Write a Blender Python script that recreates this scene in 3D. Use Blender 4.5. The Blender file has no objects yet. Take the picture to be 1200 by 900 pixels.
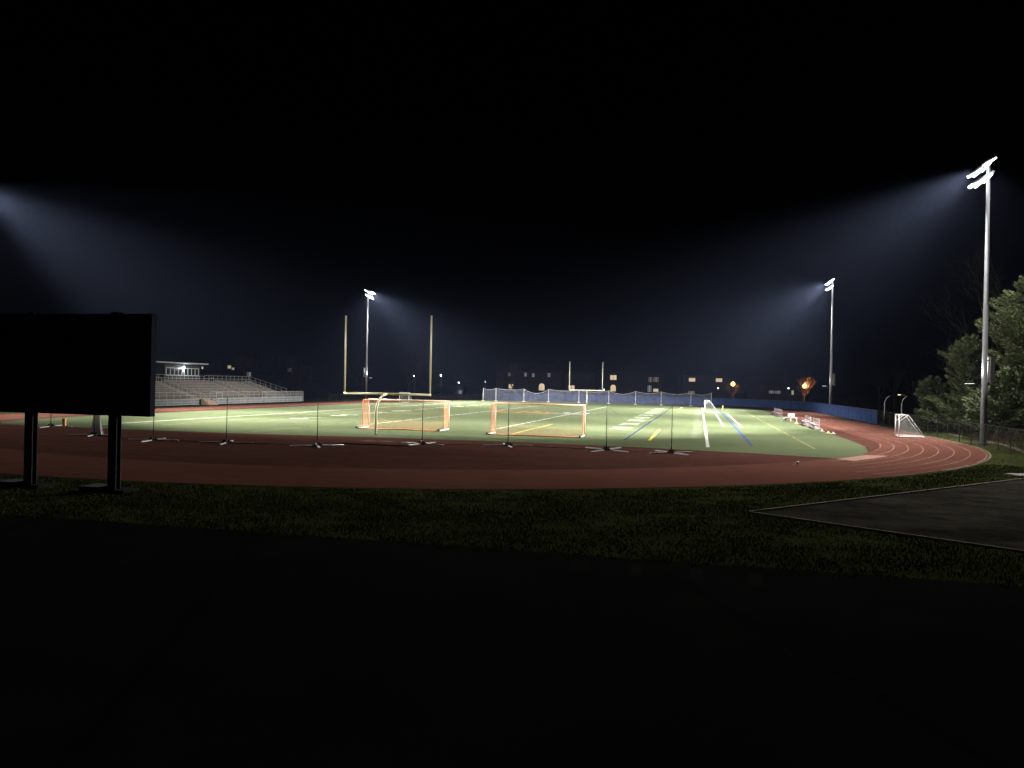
import bpy, math, random
import numpy as np
from mathutils import Vector, Matrix
R = math.radians
rng = random.Random(7)
sc = bpy.context.scene
COL = sc.collection

# ------------------------------------------------------------------ camera
cam_d = bpy.data.cameras.new('camera'); cam = bpy.data.objects.new('camera', cam_d); COL.objects.link(cam)
cam_d.sensor_width = 36.0; cam_d.lens = 36.0 * 916.8 / 1200.0
cam_d.clip_start = 0.1; cam_d.clip_end = 2500
cam.matrix_world = (Matrix.Translation((23.68, -57.0, 3.986)) @ Matrix.Rotation(0.23527, 4, 'Z')
                    @ Matrix.Rotation(math.pi / 2 + 0.0005, 4, 'X') @ Matrix.Rotation(0.01994, 4, 'Z'))
sc.camera = cam

# ------------------------------------------------------------------ world: night sky
w = bpy.data.worlds.new('World'); sc.world = w; w.use_nodes = True
nt = w.node_tree; bg = nt.nodes['Background']
sky = nt.nodes.new('ShaderNodeTexSky'); sky.sky_type = 'NISHITA'; sky.sun_disc = False
sky.sun_elevation = R(-8); sky.sun_rotation = R(200)
nt.links.new(sky.outputs[0], bg.inputs[0]); bg.inputs[1].default_value = 0.05

# ------------------------------------------------------------------ view
sc.view_settings.view_transform = 'Standard'; sc.view_settings.look = 'None'
sc.view_settings.exposure = 0.0; sc.view_settings.gamma = 1.0
sc.cycles.volume_bounces = 0
sc.cycles.max_bounces = 6; sc.cycles.diffuse_bounces = 2; sc.cycles.transparent_max_bounces = 24
sc.cycles.use_denoising = True
sc.cycles.sample_clamp_indirect = 3.0
FLOOD = 2.2            # overall floodlight power
HAZE = 0.000088

# ------------------------------------------------------------------ materials
MATS = {}
def mat(name, col, rough=0.7, metal=0.0, noise=0.0, scale=2.0, bump=0.0, bscale=20.0, spec=0.5, emit=None, es=0.0):
    m = bpy.data.materials.new(name); m.use_nodes = True; t = m.node_tree; n = t.nodes; l = t.links
    b = n['Principled BSDF']; b.inputs['Roughness'].default_value = rough; b.inputs['Metallic'].default_value = metal
    b.inputs['Specular IOR Level'].default_value = spec
    b.inputs['Base Color'].default_value = (*col, 1)
    if noise or bump:
        tc = n.new('ShaderNodeTexCoord')
    if noise:
        nz = n.new('ShaderNodeTexNoise'); nz.inputs['Scale'].default_value = scale; nz.inputs['Detail'].default_value = 6
        nz.inputs['Roughness'].default_value = 0.65
        l.new(tc.outputs['Object'], nz.inputs['Vector'])
        rp = n.new('ShaderNodeValToRGB')
        rp.color_ramp.elements[0].position = 0.3; rp.color_ramp.elements[1].position = 0.7
        rp.color_ramp.elements[0].color = (*[c * (1 - noise) for c in col], 1)
        rp.color_ramp.elements[1].color = (*[min(1, c * (1 + noise)) for c in col], 1)
        l.new(nz.outputs[0], rp.inputs[0]); l.new(rp.outputs[0], b.inputs['Base Color'])
    if bump:
        nb = n.new('ShaderNodeTexNoise'); nb.inputs['Scale'].default_value = bscale; nb.inputs['Detail'].default_value = 4
        l.new(tc.outputs['Object'], nb.inputs['Vector'])
        bp = n.new('ShaderNodeBump'); bp.inputs['Strength'].default_value = bump; bp.inputs['Distance'].default_value = 0.05
        l.new(nb.outputs[0], bp.inputs['Height']); l.new(bp.outputs[0], b.inputs['Normal'])
    if emit:
        b.inputs['Emission Color'].default_value = (*emit, 1); b.inputs['Emission Strength'].default_value = es
    MATS[name] = m
    return m

def mixer(m, f1, c1, c2, lo=0.35, hi=0.65):
    """noise-driven mix of two colours into base colour, f1 = scale vector"""
    t = m.node_tree; n = t.nodes; l = t.links; b = n['Principled BSDF']
    tc = n.new('ShaderNodeTexCoord'); mp = n.new('ShaderNodeMapping'); mp.inputs['Scale'].default_value = f1
    nz = n.new('ShaderNodeTexNoise'); nz.inputs['Scale'].default_value = 1; nz.inputs['Detail'].default_value = 8; nz.inputs['Roughness'].default_value = 0.7
    l.new(tc.outputs['Object'], mp.inputs[0]); l.new(mp.outputs[0], nz.inputs['Vector'])
    rp = n.new('ShaderNodeValToRGB'); rp.color_ramp.elements[0].position = lo; rp.color_ramp.elements[1].position = hi
    rp.color_ramp.elements[0].color = (*c1, 1); rp.color_ramp.elements[1].color = (*c2, 1)
    l.new(nz.outputs[0], rp.inputs[0]); l.new(rp.outputs[0], b.inputs['Base Color'])
    return rp

def patchy(name, cols, scales, bump, bscale, rough=0.9, spec=0.2):
    """two octaves of differently stretched noise combined by multiplication"""
    m = bpy.data.materials.new(name); m.use_nodes = True; t = m.node_tree; n = t.nodes; l = t.links
    b = n['Principled BSDF']; b.inputs['Roughness'].default_value = rough; b.inputs['Specular IOR Level'].default_value = spec
    tc = n.new('ShaderNodeTexCoord'); last = None
    for (s, c0, c1, lo, hi) in zip(scales, cols[0], cols[1], [0.3] * 9, [0.7] * 9):
        mp = n.new('ShaderNodeMapping'); mp.inputs['Scale'].default_value = s
        nz = n.new('ShaderNodeTexNoise'); nz.inputs['Scale'].default_value = 1; nz.inputs['Detail'].default_value = 6; nz.inputs['Roughness'].default_value = 0.65
        l.new(tc.outputs['Object'], mp.inputs[0]); l.new(mp.outputs[0], nz.inputs['Vector'])
        rp = n.new('ShaderNodeValToRGB'); rp.color_ramp.elements[0].position = lo; rp.color_ramp.elements[1].position = hi
        rp.color_ramp.elements[0].color = (*c0, 1); rp.color_ramp.elements[1].color = (*c1, 1)
        l.new(nz.outputs[0], rp.inputs[0])
        if last is None: last = rp.outputs[0]
        else:
            mx = n.new('ShaderNodeMix'); mx.data_type = 'RGBA'; mx.blend_type = 'MULTIPLY'; mx.inputs[0].default_value = 1
            l.new(last, mx.inputs[6]); l.new(rp.outputs[0], mx.inputs[7]); last = mx.outputs[2]
    l.new(last, b.inputs['Base Color'])
    nb = n.new('ShaderNodeTexNoise'); nb.inputs['Scale'].default_value = bscale; nb.inputs['Detail'].default_value = 5
    l.new(tc.outputs['Object'], nb.inputs['Vector'])
    bp = n.new('ShaderNodeBump'); bp.inputs['Strength'].default_value = bump; bp.inputs['Distance'].default_value = 0.06
    l.new(nb.outputs[0], bp.inputs['Height']); l.new(bp.outputs[0], b.inputs['Normal'])
    MATS[name] = m
    return m

def netmat(name, col, cover, cell=None, thick=0.12, rough=0.8):
    """open mesh fabric or wire: cell = None -> even fine mesh; otherwise a diamond grid of that size"""
    m = bpy.data.materials.new(name); m.use_nodes = True; t = m.node_tree; n = t.nodes; l = t.links
    b = n['Principled BSDF']; b.inputs['Base Color'].default_value = (*col, 1); b.inputs['Roughness'].default_value = rough
    tr = n.new('ShaderNodeBsdfTransparent'); mx = n.new('ShaderNodeMixShader'); out = n['Material Output']
    l.new(tr.outputs[0], mx.inputs[1]); l.new(b.outputs[0], mx.inputs[2]); l.new(mx.outputs[0], out.inputs[0])
    if cell is None:
        tc = n.new('ShaderNodeTexCoord'); nz = n.new('ShaderNodeTexNoise'); nz.inputs['Scale'].default_value = 1.3
        l.new(tc.outputs['Object'], nz.inputs['Vector'])
        mr = n.new('ShaderNodeMapRange'); mr.inputs[1].default_value = 0.3; mr.inputs[2].default_value = 0.7
        mr.inputs[3].default_value = cover * 0.65; mr.inputs[4].default_value = cover * 1.35
        l.new(nz.outputs[0], mr.inputs[0]); l.new(mr.outputs[0], mx.inputs[0])
    else:
        uv = n.new('ShaderNodeUVMap'); sp = n.new('ShaderNodeSeparateXYZ'); l.new(uv.outputs[0], sp.inputs[0])
        res = []
        for op in ('ADD', 'SUBTRACT'):
            a = n.new('ShaderNodeMath'); a.operation = op; l.new(sp.outputs[0], a.inputs[0]); l.new(sp.outputs[1], a.inputs[1])
            d = n.new('ShaderNodeMath'); d.operation = 'DIVIDE'; l.new(a.outputs[0], d.inputs[0]); d.inputs[1].default_value = cell
            fr = n.new('ShaderNodeMath'); fr.operation = 'FRACT'; l.new(d.outputs[0], fr.inputs[0])
            lt = n.new('ShaderNodeMath'); lt.operation = 'LESS_THAN'; l.new(fr.outputs[0], lt.inputs[0]); lt.inputs[1].default_value = thick
            res.append(lt)
        mm = n.new('ShaderNodeMath'); mm.operation = 'MAXIMUM'; l.new(res[0].outputs[0], mm.inputs[0]); l.new(res[1].outputs[0], mm.inputs[1])
        l.new(mm.outputs[0], mx.inputs[0])
    MATS[name] = m
    return m

def worn(name, col, cover=0.9, scale=(2, 2, 2), lo=0.3, hi=0.5):
    """paint that has worn through in patches: transparent where it is gone"""
    m = bpy.data.materials.new(name); m.use_nodes = True; t = m.node_tree; n = t.nodes; l = t.links
    b = n['Principled BSDF']; b.inputs['Base Color'].default_value = (*col, 1); b.inputs['Roughness'].default_value = 1.0; b.inputs['Specular IOR Level'].default_value = 0.0
    tr = n.new('ShaderNodeBsdfTransparent'); mx = n.new('ShaderNodeMixShader'); out = n['Material Output']
    tc = n.new('ShaderNodeTexCoord'); mp = n.new('ShaderNodeMapping'); mp.inputs['Scale'].default_value = scale
    nz = n.new('ShaderNodeTexNoise'); nz.inputs['Scale'].default_value = 1; nz.inputs['Detail'].default_value = 5
    l.new(tc.outputs['Object'], mp.inputs[0]); l.new(mp.outputs[0], nz.inputs['Vector'])
    mr = n.new('ShaderNodeMapRange'); mr.inputs[1].default_value = lo; mr.inputs[2].default_value = hi
    mr.inputs[3].default_value = cover * 0.25; mr.inputs[4].default_value = cover
    l.new(nz.outputs[0], mr.inputs[0]); l.new(mr.outputs[0], mx.inputs[0])
    l.new(tr.outputs[0], mx.inputs[1]); l.new(b.outputs[0], mx.inputs[2]); l.new(mx.outputs[0], out.inputs[0])
    MATS[name] = m
    return m

def emis(name, col, s):
    return mat(name, (0.05, 0.05, 0.05), 0.5, emit=col, es=s)

# ground materials
patchy('turf', (((0.116, 0.143, 0.080), (0.90, 0.91, 0.88), (0.80, 0.82, 0.80), (0.90, 0.92, 0.86)),
                ((0.142, 0.168, 0.098), (1.0, 1.0, 1.0), (1.0, 1.0, 1.0), (1.06, 1.02, 1.02))),
       ((0.25, 0.25, 1), (0.03, 1.1, 1), (9, 9, 9), (0.05, 0.05, 0.05)), 0.3, 60, 1.0, 0.0)
patchy('track', (((0.165, 0.066, 0.050), (0.80, 0.80, 0.80), (0.82, 0.82, 0.82)), ((0.205, 0.084, 0.064), (1.0, 1.0, 1.0), (1, 1, 1))),
       ((0.12, 0.12, 1), (0.9, 0.9, 1), (25, 25, 25)), 0.25, 90, 1.0, 0.0)
patchy('dzone', (((0.100, 0.043, 0.034), (0.75, 0.75, 0.75), (0.85, 0.85, 0.85)), ((0.132, 0.058, 0.047), (1.0, 1.0, 1.0), (1, 1, 1))),
       ((0.2, 0.5, 1), (1.5, 1.5, 1), (25, 25, 25)), 0.25, 90, 1.0, 0.0)
patchy('grass', (((0.042, 0.055, 0.020), (0.45, 0.50, 0.45), (0.55, 0.55, 0.5)), ((0.095, 0.100, 0.045), (1.0, 1.0, 1.0), (1.15, 1.1, 1))),
       ((0.22, 0.22, 1), (1.7, 1.7, 1), (9, 9, 9)), 1.0, 12, 1.0, 0.0)
patchy('dirt', (((0.034, 0.028, 0.023), (0.35, 0.50, 0.50), (0.7, 0.7, 0.7)), ((0.125, 0.105, 0.084), (1.0, 1.0, 1.0), (1, 1, 1))),
       ((0.3, 0.6, 1), (1.6, 1.6, 1), (18, 18, 18)), 0.8, 20, 1.0, 0.0)
patchy('asphalt', (((0.014, 0.014, 0.014), (0.7, 0.7, 0.7)), ((0.022, 0.022, 0.021), (1.0, 1.0, 1.0))), ((0.4, 0.4, 1), (30, 30, 30)), 0.5, 80, 1.0, 0.0)
mat('concrete', (0.36, 0.34, 0.31), 0.85, noise=0.2, scale=5, bump=0.3, bscale=40, spec=0.0)
mat('dark_concrete', (0.05, 0.05, 0.048), 0.9, noise=0.3, scale=6, bump=0.4, bscale=30, spec=0.0)
mat('pale_mat', (0.42, 0.24, 0.20), 0.85, noise=0.15, scale=3, spec=0.0)
mat('kerb', (0.20, 0.16, 0.12), 0.85, noise=0.25, scale=2, spec=0.0)
mat('timber', (0.26, 0.23, 0.18), 0.8, noise=0.3, scale=1.5, spec=0.0)
worn('white_paint', (0.66, 0.68, 0.60), 0.82, (0.8, 0.8, 1), 0.25, 0.42)
worn('number_paint', (0.58, 0.62, 0.53), 0.82, (1.0, 1.0, 1), 0.2, 0.36)
worn('faint_white', (0.45, 0.48, 0.38), 0.28, (0.5, 3, 1), 0.35, 0.6)
worn('tick_white', (0.40, 0.44, 0.34), 0.5, (0.3, 0.8, 1), 0.35, 0.6)
worn('lane_paint', (0.58, 0.46, 0.41), 0.5, (0.15, 0.15, 1), 0.32, 0.6)
worn('lane_faint', (0.55, 0.46, 0.42), 0.28, (0.25, 0.25, 1), 0.38, 0.62)
worn('yellow_paint', (0.40, 0.40, 0.17), 0.6, (0.4, 0.4, 1), 0.25, 0.45)
worn('bold_yellow', (0.55, 0.42, 0.10), 0.95, (0.5, 0.5, 1), 0.2, 0.35)
worn('blue_paint', (0.07, 0.10, 0.27), 0.80, (0.5, 0.5, 1), 0.25, 0.42)
worn('navy_paint', (0.04, 0.06, 0.13), 0.8, (0.5, 0.5, 1), 0.3, 0.5)
worn('orange_paint', (0.62, 0.28, 0.12), 0.72, (0.8, 0.8, 1), 0.3, 0.55)
worn('grey_paint', (0.52, 0.50, 0.52), 0.75, (0.8, 0.8, 1), 0.3, 0.55)
worn('dim_stripe', (0.05, 0.048, 0.045), 0.45, (3, 3, 1), 0.35, 0.6)
# objects
mat('galvanised', (0.50, 0.51, 0.54), 0.45, 0.35, noise=0.12, scale=0.8)
mat('pole_steel', (0.22, 0.22, 0.235), 0.6, 0.2, noise=0.15, scale=0.6)
mat('grey_box', (0.42, 0.43, 0.45), 0.6)
mat('black_steel', (0.018, 0.018, 0.020), 0.5)
mat('net_dark', (0.03, 0.022, 0.02), 0.95, spec=0.0)
mat('dark_rubber', (0.02, 0.02, 0.02), 0.8)
mat('white_metal', (0.78, 0.78, 0.76), 0.4, noise=0.05, scale=3)
mat('post_yellow', (0.90, 0.80, 0.50), 0.4, noise=0.08, scale=2)
mat('post_pale', (0.80, 0.76, 0.60), 0.4)
mat('goal_pink', (0.70, 0.50, 0.43), 0.45)
mat('goal_orange', (0.72, 0.26, 0.12), 0.6)
netmat('orange_net', (0.85, 0.30, 0.14), 0.24)
netmat('orange_net_back', (0.85, 0.34, 0.16), 0.17)
netmat('white_net', (0.6, 0.6, 0.6), 0.10)
netmat('barrier_net', (0.27, 0.29, 0.42), 0.20)
netmat('thin_net', (0.03, 0.03, 0.03), 0.045)
netmat('bundle_net', (0.62, 0.60, 0.58), 0.75)
netmat('chain_link', (0.012, 0.013, 0.012), 0.1, cell=0.075, thick=0.09)
netmat('grey_link', (0.30, 0.31, 0.31), 0.1, cell=0.075, thick=0.30)
mat('windscreen', (0.036, 0.068, 0.190), 0.9, spec=0.1, noise=0.25, scale=0.7, bump=0.5, bscale=3)
mat('seam_navy', (0.010, 0.018, 0.06), 0.9)
mat('aluminium', (0.66, 0.58, 0.50), 0.6, 0.0, noise=0.2, scale=3)
mat('riser', (0.20, 0.18, 0.17), 0.8, 0.0, noise=0.3, scale=2)
mat('rail', (0.60, 0.58, 0.55), 0.6, 0.0)
mat('ramp_tan', (0.55, 0.36, 0.26), 0.8, noise=0.15, scale=2)
mat('grey_panel', (0.26, 0.28, 0.30), 0.7, noise=0.25, scale=1.2)
mat('box_siding', (0.035, 0.050, 0.045), 0.8, noise=0.2, scale=2)
mat('heap', (0.10, 0.075, 0.07), 0.95, spec=0.0)
mat('white_trim', (0.70, 0.70, 0.68), 0.5)
mat('dark_glass', (0.012, 0.014, 0.018), 0.4, spec=0.15)
mat('board_black', (0.006, 0.006, 0.007), 0.9, spec=0.1, noise=0.4, scale=1.5)
mat('post_dark', (0.022, 0.022, 0.022), 0.6, noise=0.3, scale=3)
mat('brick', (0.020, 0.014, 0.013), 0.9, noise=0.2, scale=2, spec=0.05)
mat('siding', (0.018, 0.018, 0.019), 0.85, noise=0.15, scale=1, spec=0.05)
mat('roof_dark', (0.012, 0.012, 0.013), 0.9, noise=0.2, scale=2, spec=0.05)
mat('bench_metal', (0.24, 0.20, 0.20), 0.6)
mat('cooler_white', (0.55, 0.54, 0.50), 0.5)
mat('cone_yellow', (0.80, 0.62, 0.22), 0.6)
mat('pylon_orange', (0.80, 0.42, 0.10), 0.6)
mat('bark', (0.060, 0.050, 0.040), 0.95, noise=0.3, scale=6, bump=0.6, bscale=20, spec=0.0)
mat('pale_bark', (0.13, 0.105, 0.09), 0.9, noise=0.2, scale=4, spec=0.0)
mat('leaf_pine', (0.13, 0.155, 0.075), 0.75, noise=0.45, scale=0.9, spec=0.3)
mat('leaf_cedar', (0.10, 0.13, 0.065), 0.75, noise=0.45, scale=1.1, spec=0.3)
mat('twig', (0.055, 0.036, 0.028), 0.9, noise=0.3, scale=2, spec=0.0)
mat('blade', (0.10, 0.115, 0.042), 1.0, noise=0.7, scale=0.4, spec=0)
emis('lens_flood', (0.92, 0.96, 1.0), 14)
emis('lens_up', (0.9, 0.96, 1.0), 4)
emis('lens_white', (0.95, 0.97, 1.0), 9)
emis('lens_dim', (1.0, 0.92, 0.75), 0.8)
emis('lens_sodium', (1.0, 0.42, 0.10), 6)
emis('lens_warm', (1.0, 0.62, 0.30), 4)
emis('window_warm', (1.0, 0.74, 0.42), 0.8)
emis('window_cool', (0.80, 0.90, 1.0), 0.17)
emis('window_dim', (1.0, 0.70, 0.42), 0.12)
emis('window_far', (1.0, 0.72, 0.5), 0.10)

# ------------------------------------------------------------------ mesh builder
class MB:
    def __init__(s): s.v = []; s.f = []; s.uv = None
    def quad(s, a, b, c, d):
        i = len(s.v); s.v += [tuple(a), tuple(b), tuple(c), tuple(d)]; s.f.append((i, i + 1, i + 2, i + 3)); return s
    def tri(s, a, b, c):
        i = len(s.v); s.v += [tuple(a), tuple(b), tuple(c)]; s.f.append((i, i + 1, i + 2)); return s
    def poly(s, pts):
        i = len(s.v); s.v += [tuple(p) for p in pts]; s.f.append(tuple(range(i, i + len(pts)))); return s
    def box(s, x0, x1, y0, y1, z0, z1, M=None):
        i = len(s.v)
        ps = [(x0, y0, z0), (x1, y0, z0), (x1, y1, z0), (x0, y1, z0), (x0, y0, z1), (x1, y0, z1), (x1, y1, z1), (x0, y1, z1)]
        if M is not None: ps = [tuple(M @ Vector(p)) for p in ps]
        s.v += ps
        s.f += [tuple(i + k for k in q) for q in ((0, 3, 2, 1), (4, 5, 6, 7), (0, 1, 5, 4), (1, 2, 6, 5), (2, 3, 7, 6), (3, 0, 4, 7))]
        return s
    def tube(s, pts, rad, n=8, cap=True):
        pts = [Vector(p) for p in pts]
        if not isinstance(rad, (list, tuple)): rad = [rad] * len(pts)
        base = len(s.v); prev = None
        for k, p in enumerate(pts):
            d = (pts[min(k + 1, len(pts) - 1)] - pts[max(k - 1, 0)]).normalized()
            if prev is None:
                a = d.orthogonal().normalized()
            else:
                a = (prev - d * prev.dot(d))
                a = a.normalized() if a.length > 1e-6 else d.orthogonal().normalized()
            prev = a; b = d.cross(a)
            for j in range(n):
                t = 2 * math.pi * j / n
                s.v.append(tuple(p + (a * math.cos(t) + b * math.sin(t)) * rad[k]))
        for k in range(len(pts) - 1):
            for j in range(n):
                q = base + k * n
                s.f.append((q + j, q + (j + 1) % n, q + n + (j + 1) % n, q + n + j))
        if cap:
            s.f.append(tuple(base + j for j in reversed(range(n))))
            q = base + (len(pts) - 1) * n; s.f.append(tuple(q + j for j in range(n)))
        return s
    def lathe(s, prof, c=(0, 0, 0), n=12):
        return s.tube([(c[0], c[1], c[2] + z) for z, r in prof], [max(r, 1e-3) for z, r in prof], n)
    def strip(s, pts, w_, z=0.0):
        """flat ribbon of width w_ on the ground along pts"""
        L = len(pts)
        for k in range(L):
            p = Vector(pts[k][:2]); a = Vector(pts[max(k - 1, 0)][:2]); b = Vector(pts[min(k + 1, L - 1)][:2])
            d = (b - a).normalized(); nrm = Vector((-d.y, d.x)) * (w_ / 2)
            s.v += [(p.x + nrm.x, p.y + nrm.y, z), (p.x - nrm.x, p.y - nrm.y, z)]
        i = len(s.v) - 2 * L
        for k in range(L - 1): s.f.append((i + 2 * k, i + 2 * k + 1, i + 2 * k + 3, i + 2 * k + 2))
        return s
    def sheet(s, pts, z0, z1):
        """vertical panel along a ground polyline, with metric UVs"""
        if s.uv is None: s.uv = []
        u = 0.0
        for k in range(len(pts) - 1):
            a, b = pts[k], pts[k + 1]; L = math.hypot(b[0] - a[0], b[1] - a[1])
            s.quad((a[0], a[1], z0), (b[0], b[1], z0), (b[0], b[1], z1), (a[0], a[1], z1))
            s.uv += [(u, z0), (u + L, z0), (u + L, z1), (u, z1)]; u += L
        return s
    def build(s, name, m, parent=None, smooth=False):
        me = bpy.data.meshes.new(name); me.from_pydata(s.v, [], s.f)
        if s.uv is not None and len(s.uv) == len(me.loops):
            uvl = me.uv_layers.new(name='UVMap')
            uvl.data.foreach_set('uv', [c for p in s.uv for c in p])
        me.materials.append(MATS[m]); me.update()
        if smooth:
            me.polygons.foreach_set('use_smooth', [True] * len(me.polygons))
        o = bpy.data.objects.new(name, me); COL.objects.link(o)
        if parent: o.parent = parent
        return o

def tag(o, label=None, cat=None, group=None, kind=None):
    if label: o['label'] = label
    if cat: o['category'] = cat
    if group: o['group'] = group
    if kind: o['kind'] = kind
    return o
def thing(name, label, cat, loc=(0, 0, 0), rz=0.0, group=None):
    o = bpy.data.objects.new(name, None); COL.objects.link(o); o.empty_display_size = 0.3
    o.location = loc; o.rotation_euler = (0, 0, rz); return tag(o, label, cat, group)
def struct(name, mb, m): return tag(mb.build(name, m), kind='structure')
def kids(o): return [c for c in bpy.data.objects if c.parent == o]
def dup(o, loc, rz, label, group=None, parent=None):
    c = o.copy(); COL.objects.link(c); c.location = loc; c.rotation_euler = (0, 0, rz); c['label'] = label
    if group: c['group'] = group
    for ch in kids(o):
        d = ch.copy(); COL.objects.link(d); d.parent = c
        for g in kids(ch):
            e = g.copy(); COL.objects.link(e); e.parent = d
    return c
def arc(cx, cy, r, a0, a1, n): return [(cx + r * math.cos(R(a0 + (a1 - a0) * k / n)), cy + r * math.sin(R(a0 + (a1 - a0) * k / n))) for k in range(n + 1)]

# ------------------------------------------------------------------ ground, track, turf
C0, C1 = 12.7, 97.1                                   # centres of the two bends
def stadium(r, n=72):                                 # closed outline, counter-clockwise from the right straight
    return arc(0, C1, r, 0, 180, n) + arc(0, C0, r, 180, 360, n)
g = MB(); N = 24
for i in range(N):
    for j in range(N):
        f = lambda t: math.copysign(abs(t) ** 2.2, t) * 900
        x0, x1 = f(-1 + 2 * i / N), f(-1 + 2 * (i + 1) / N); y0, y1 = f(-1 + 2 * j / N) + 50, f(-1 + 2 * (j + 1) / N) + 50
        g.quad((x0, y0, -0.02), (x1, y0, -0.02), (x1, y1, -0.02), (x0, y1, -0.02))
struct('ground', g, 'grass')
def ring(r0, r1, z):
    a, b = stadium(r0), stadium(r1); m = MB(); n = len(a)
    for k in range(n):
        k2 = (k + 1) % n
        m.quad((*a[k], z), (*b[k], z), (*b[k2], z), (*a[k2], z))
    return m
struct('running_track', ring(37.4, 44.0, -0.004), 'track')
struct('track_infield', MB().poly([(x, y, -0.012) for x, y in stadium(37.6)]), 'dzone')
struct('track_edge_kerb', MB().strip([(44.1, y) for y in (97, 70, 40, 12.7)] + arc(0, C0, 44.1, 360, 325, 20), .13, .012), 'kerb')
t = [(31.6, -7.6, 0), (33.4, -5.2, 0), (34.6, -1.2, 0), (35.4, 4, 0), (35.6, 10, 0)]
far = [(x, y, 0) for x, y in arc(0, C1, 35.6, 0, 180, 40)]
left = [(-35.4, 8, 0), (-34.6, 1, 0), (-33, -3.4, 0), (-30.9, -5.4, 0), (-19, -6.2, 0), (-9.9, -6.0, 0), (0, -5.0, 0), (11, -4.2, 0), (20, -4.8, 0), (27, -6.2, 0)]
struct('turf_field', MB().poly(t + far + left), 'turf')
for k in range(1, 8):
    r = 37.4 + k * 0.93
    struct('lane_line', MB().strip(arc(0, C0, r, 318, 360, 24) + [(r, 97.1)], 0.06, 0.0), 'lane_paint')
    struct('lane_line', MB().strip(arc(0, C0, r, 190, 318, 60), 0.05, 0.0), 'lane_faint')  # lane lines with thinner cover round the near bend
    struct('lane_line', MB().strip([(-r, 97.1), (-r, 12.7)] + arc(0, C0, r, 180, 190, 5), 0.05, 0.0), 'lane_paint')
struct('lane_line', MB().strip(arc(0, C0, 37.45, 180, 360, 70), 0.07, 0.002), 'lane_faint')
Z = 0.004
def mark(name, x0, x1, y0, y1, m, z=Z): return struct(name, MB().quad((x0, y0, z), (x1, y0, z), (x1, y1, z), (x0, y1, z)), m)
mark('sideline', 24.2, 24.42, -2.3, 110, 'white_paint')
mark('sideline', -24.48, -24.2, -3, 110, 'white_paint')
mark('yellow_line', -20.1, -19.95, 0, 105, 'yellow_paint')
mark('white_line', 26.15, 26.35, 27.9, 74, 'white_paint')
mark('white_line', 27.95, 28.15, 27.2, 73.6, 'white_paint')
mark('blue_line', 27.24, 27.46, 0.8, 97, 'blue_paint')
mark('yellow_line', 31.35, 31.5, -0.3, 98, 'yellow_paint')
mark('yellow_line', 29.6, 31.35, -0.3, -0.17, 'yellow_paint')
mark('white_line', 24.5, 27.9, 28.0, 28.15, 'tick_white')
mark('navy_line', 18.2, 18.38, 1.5, 100, 'navy_paint')
mark('yellow_dash', 19.98, 20.2, 2.4, 18.7, 'bold_yellow')
mark('yellow_dash', 20.0, 20.2, 88, 96, 'bold_yellow')
mark('yellow_line', 9.0, 9.16, 4, 22, 'bold_yellow')
mark('white_line', 20.1, 20.35, 99, 108, 'white_paint')
mark('goal_line', -24.4, 24.4, 9.05, 9.2, 'faint_white')
mark('goal_line', -24.4, 24.4, 100.5, 100.65, 'faint_white')
mark('end_line', -24.4, 24.4, -0.1, 0.05, 'faint_white')
m = MB()
for k in range(1, 20):
    y = 9.14 + k * 4.572; m.quad((-24.2, y, Z), (24.1, y, Z), (24.1, y + 0.1, Z), (-24.2, y + 0.1, Z))
struct('yard_lines', m, 'faint_white')
m = MB(); y = 6.6
while y < 100:
    m.quad((23.1, y, Z), (23.9, y, Z), (23.9, y + 0.32, Z), (23.1, y + 0.32, Z)); y += 0.914
struct('sideline_ticks', m, 'tick_white')
m = MB(); y = 8.2
while y < 101:
    for x in (6.2, -6.2): m.quad((x - .11, y, Z), (x + .11, y, Z), (x + .11, y + 2.4, Z), (x - .11, y + 2.4, Z))
    y += 2.9
struct('hash_marks', m, 'white_paint')
struct('soccer_arc', MB().strip(arc(0, 54.9, 9.15, 0, 360, 60), 0.12, Z), 'yellow_paint')
struct('soccer_box', MB().strip([(-20, 14), (-9.2, 14), (-9.2, -4)], 0.12, Z), 'yellow_paint')
struct('arc_line', MB().strip(arc(-1, 4, 16, 35, 150, 30), 0.12, Z + 0.003), 'yellow_paint')
# yard numbers
def ground_text(txt, x, y, rz, size):
    cu = bpy.data.curves.new('yard_numbers', 'FONT'); cu.body = txt; cu.size = size; cu.align_x = 'CENTER'; cu.align_y = 'CENTER'; cu.space_character = 1.25; cu.offset = 0.09
    o = bpy.data.objects.new('tmp', cu); COL.objects.link(o)
    dg = bpy.context.evaluated_depsgraph_get(); me = bpy.data.meshes.new_from_object(o.evaluated_get(dg))
    bpy.data.objects.remove(o); me.materials.clear(); me.materials.append(MATS['number_paint'])
    ob = bpy.data.objects.new('yard_numbers', me); COL.objects.link(ob); ob.location = (x, y, Z + 0.002); ob.rotation_euler = (0, 0, rz)
    return tag(ob, kind='structure')
for k, s in enumerate(['10', '20', '30', '40', '50', '40', '30', '20', '10']):
    y = 9.14 + 9.144 * (k + 1)
    ground_text(s[0] + ' ' + s[1], 16.6, y, R(90), 2.7); ground_text(s[0] + ' ' + s[1], -16.8, y, R(-90), 2.7)
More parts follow.
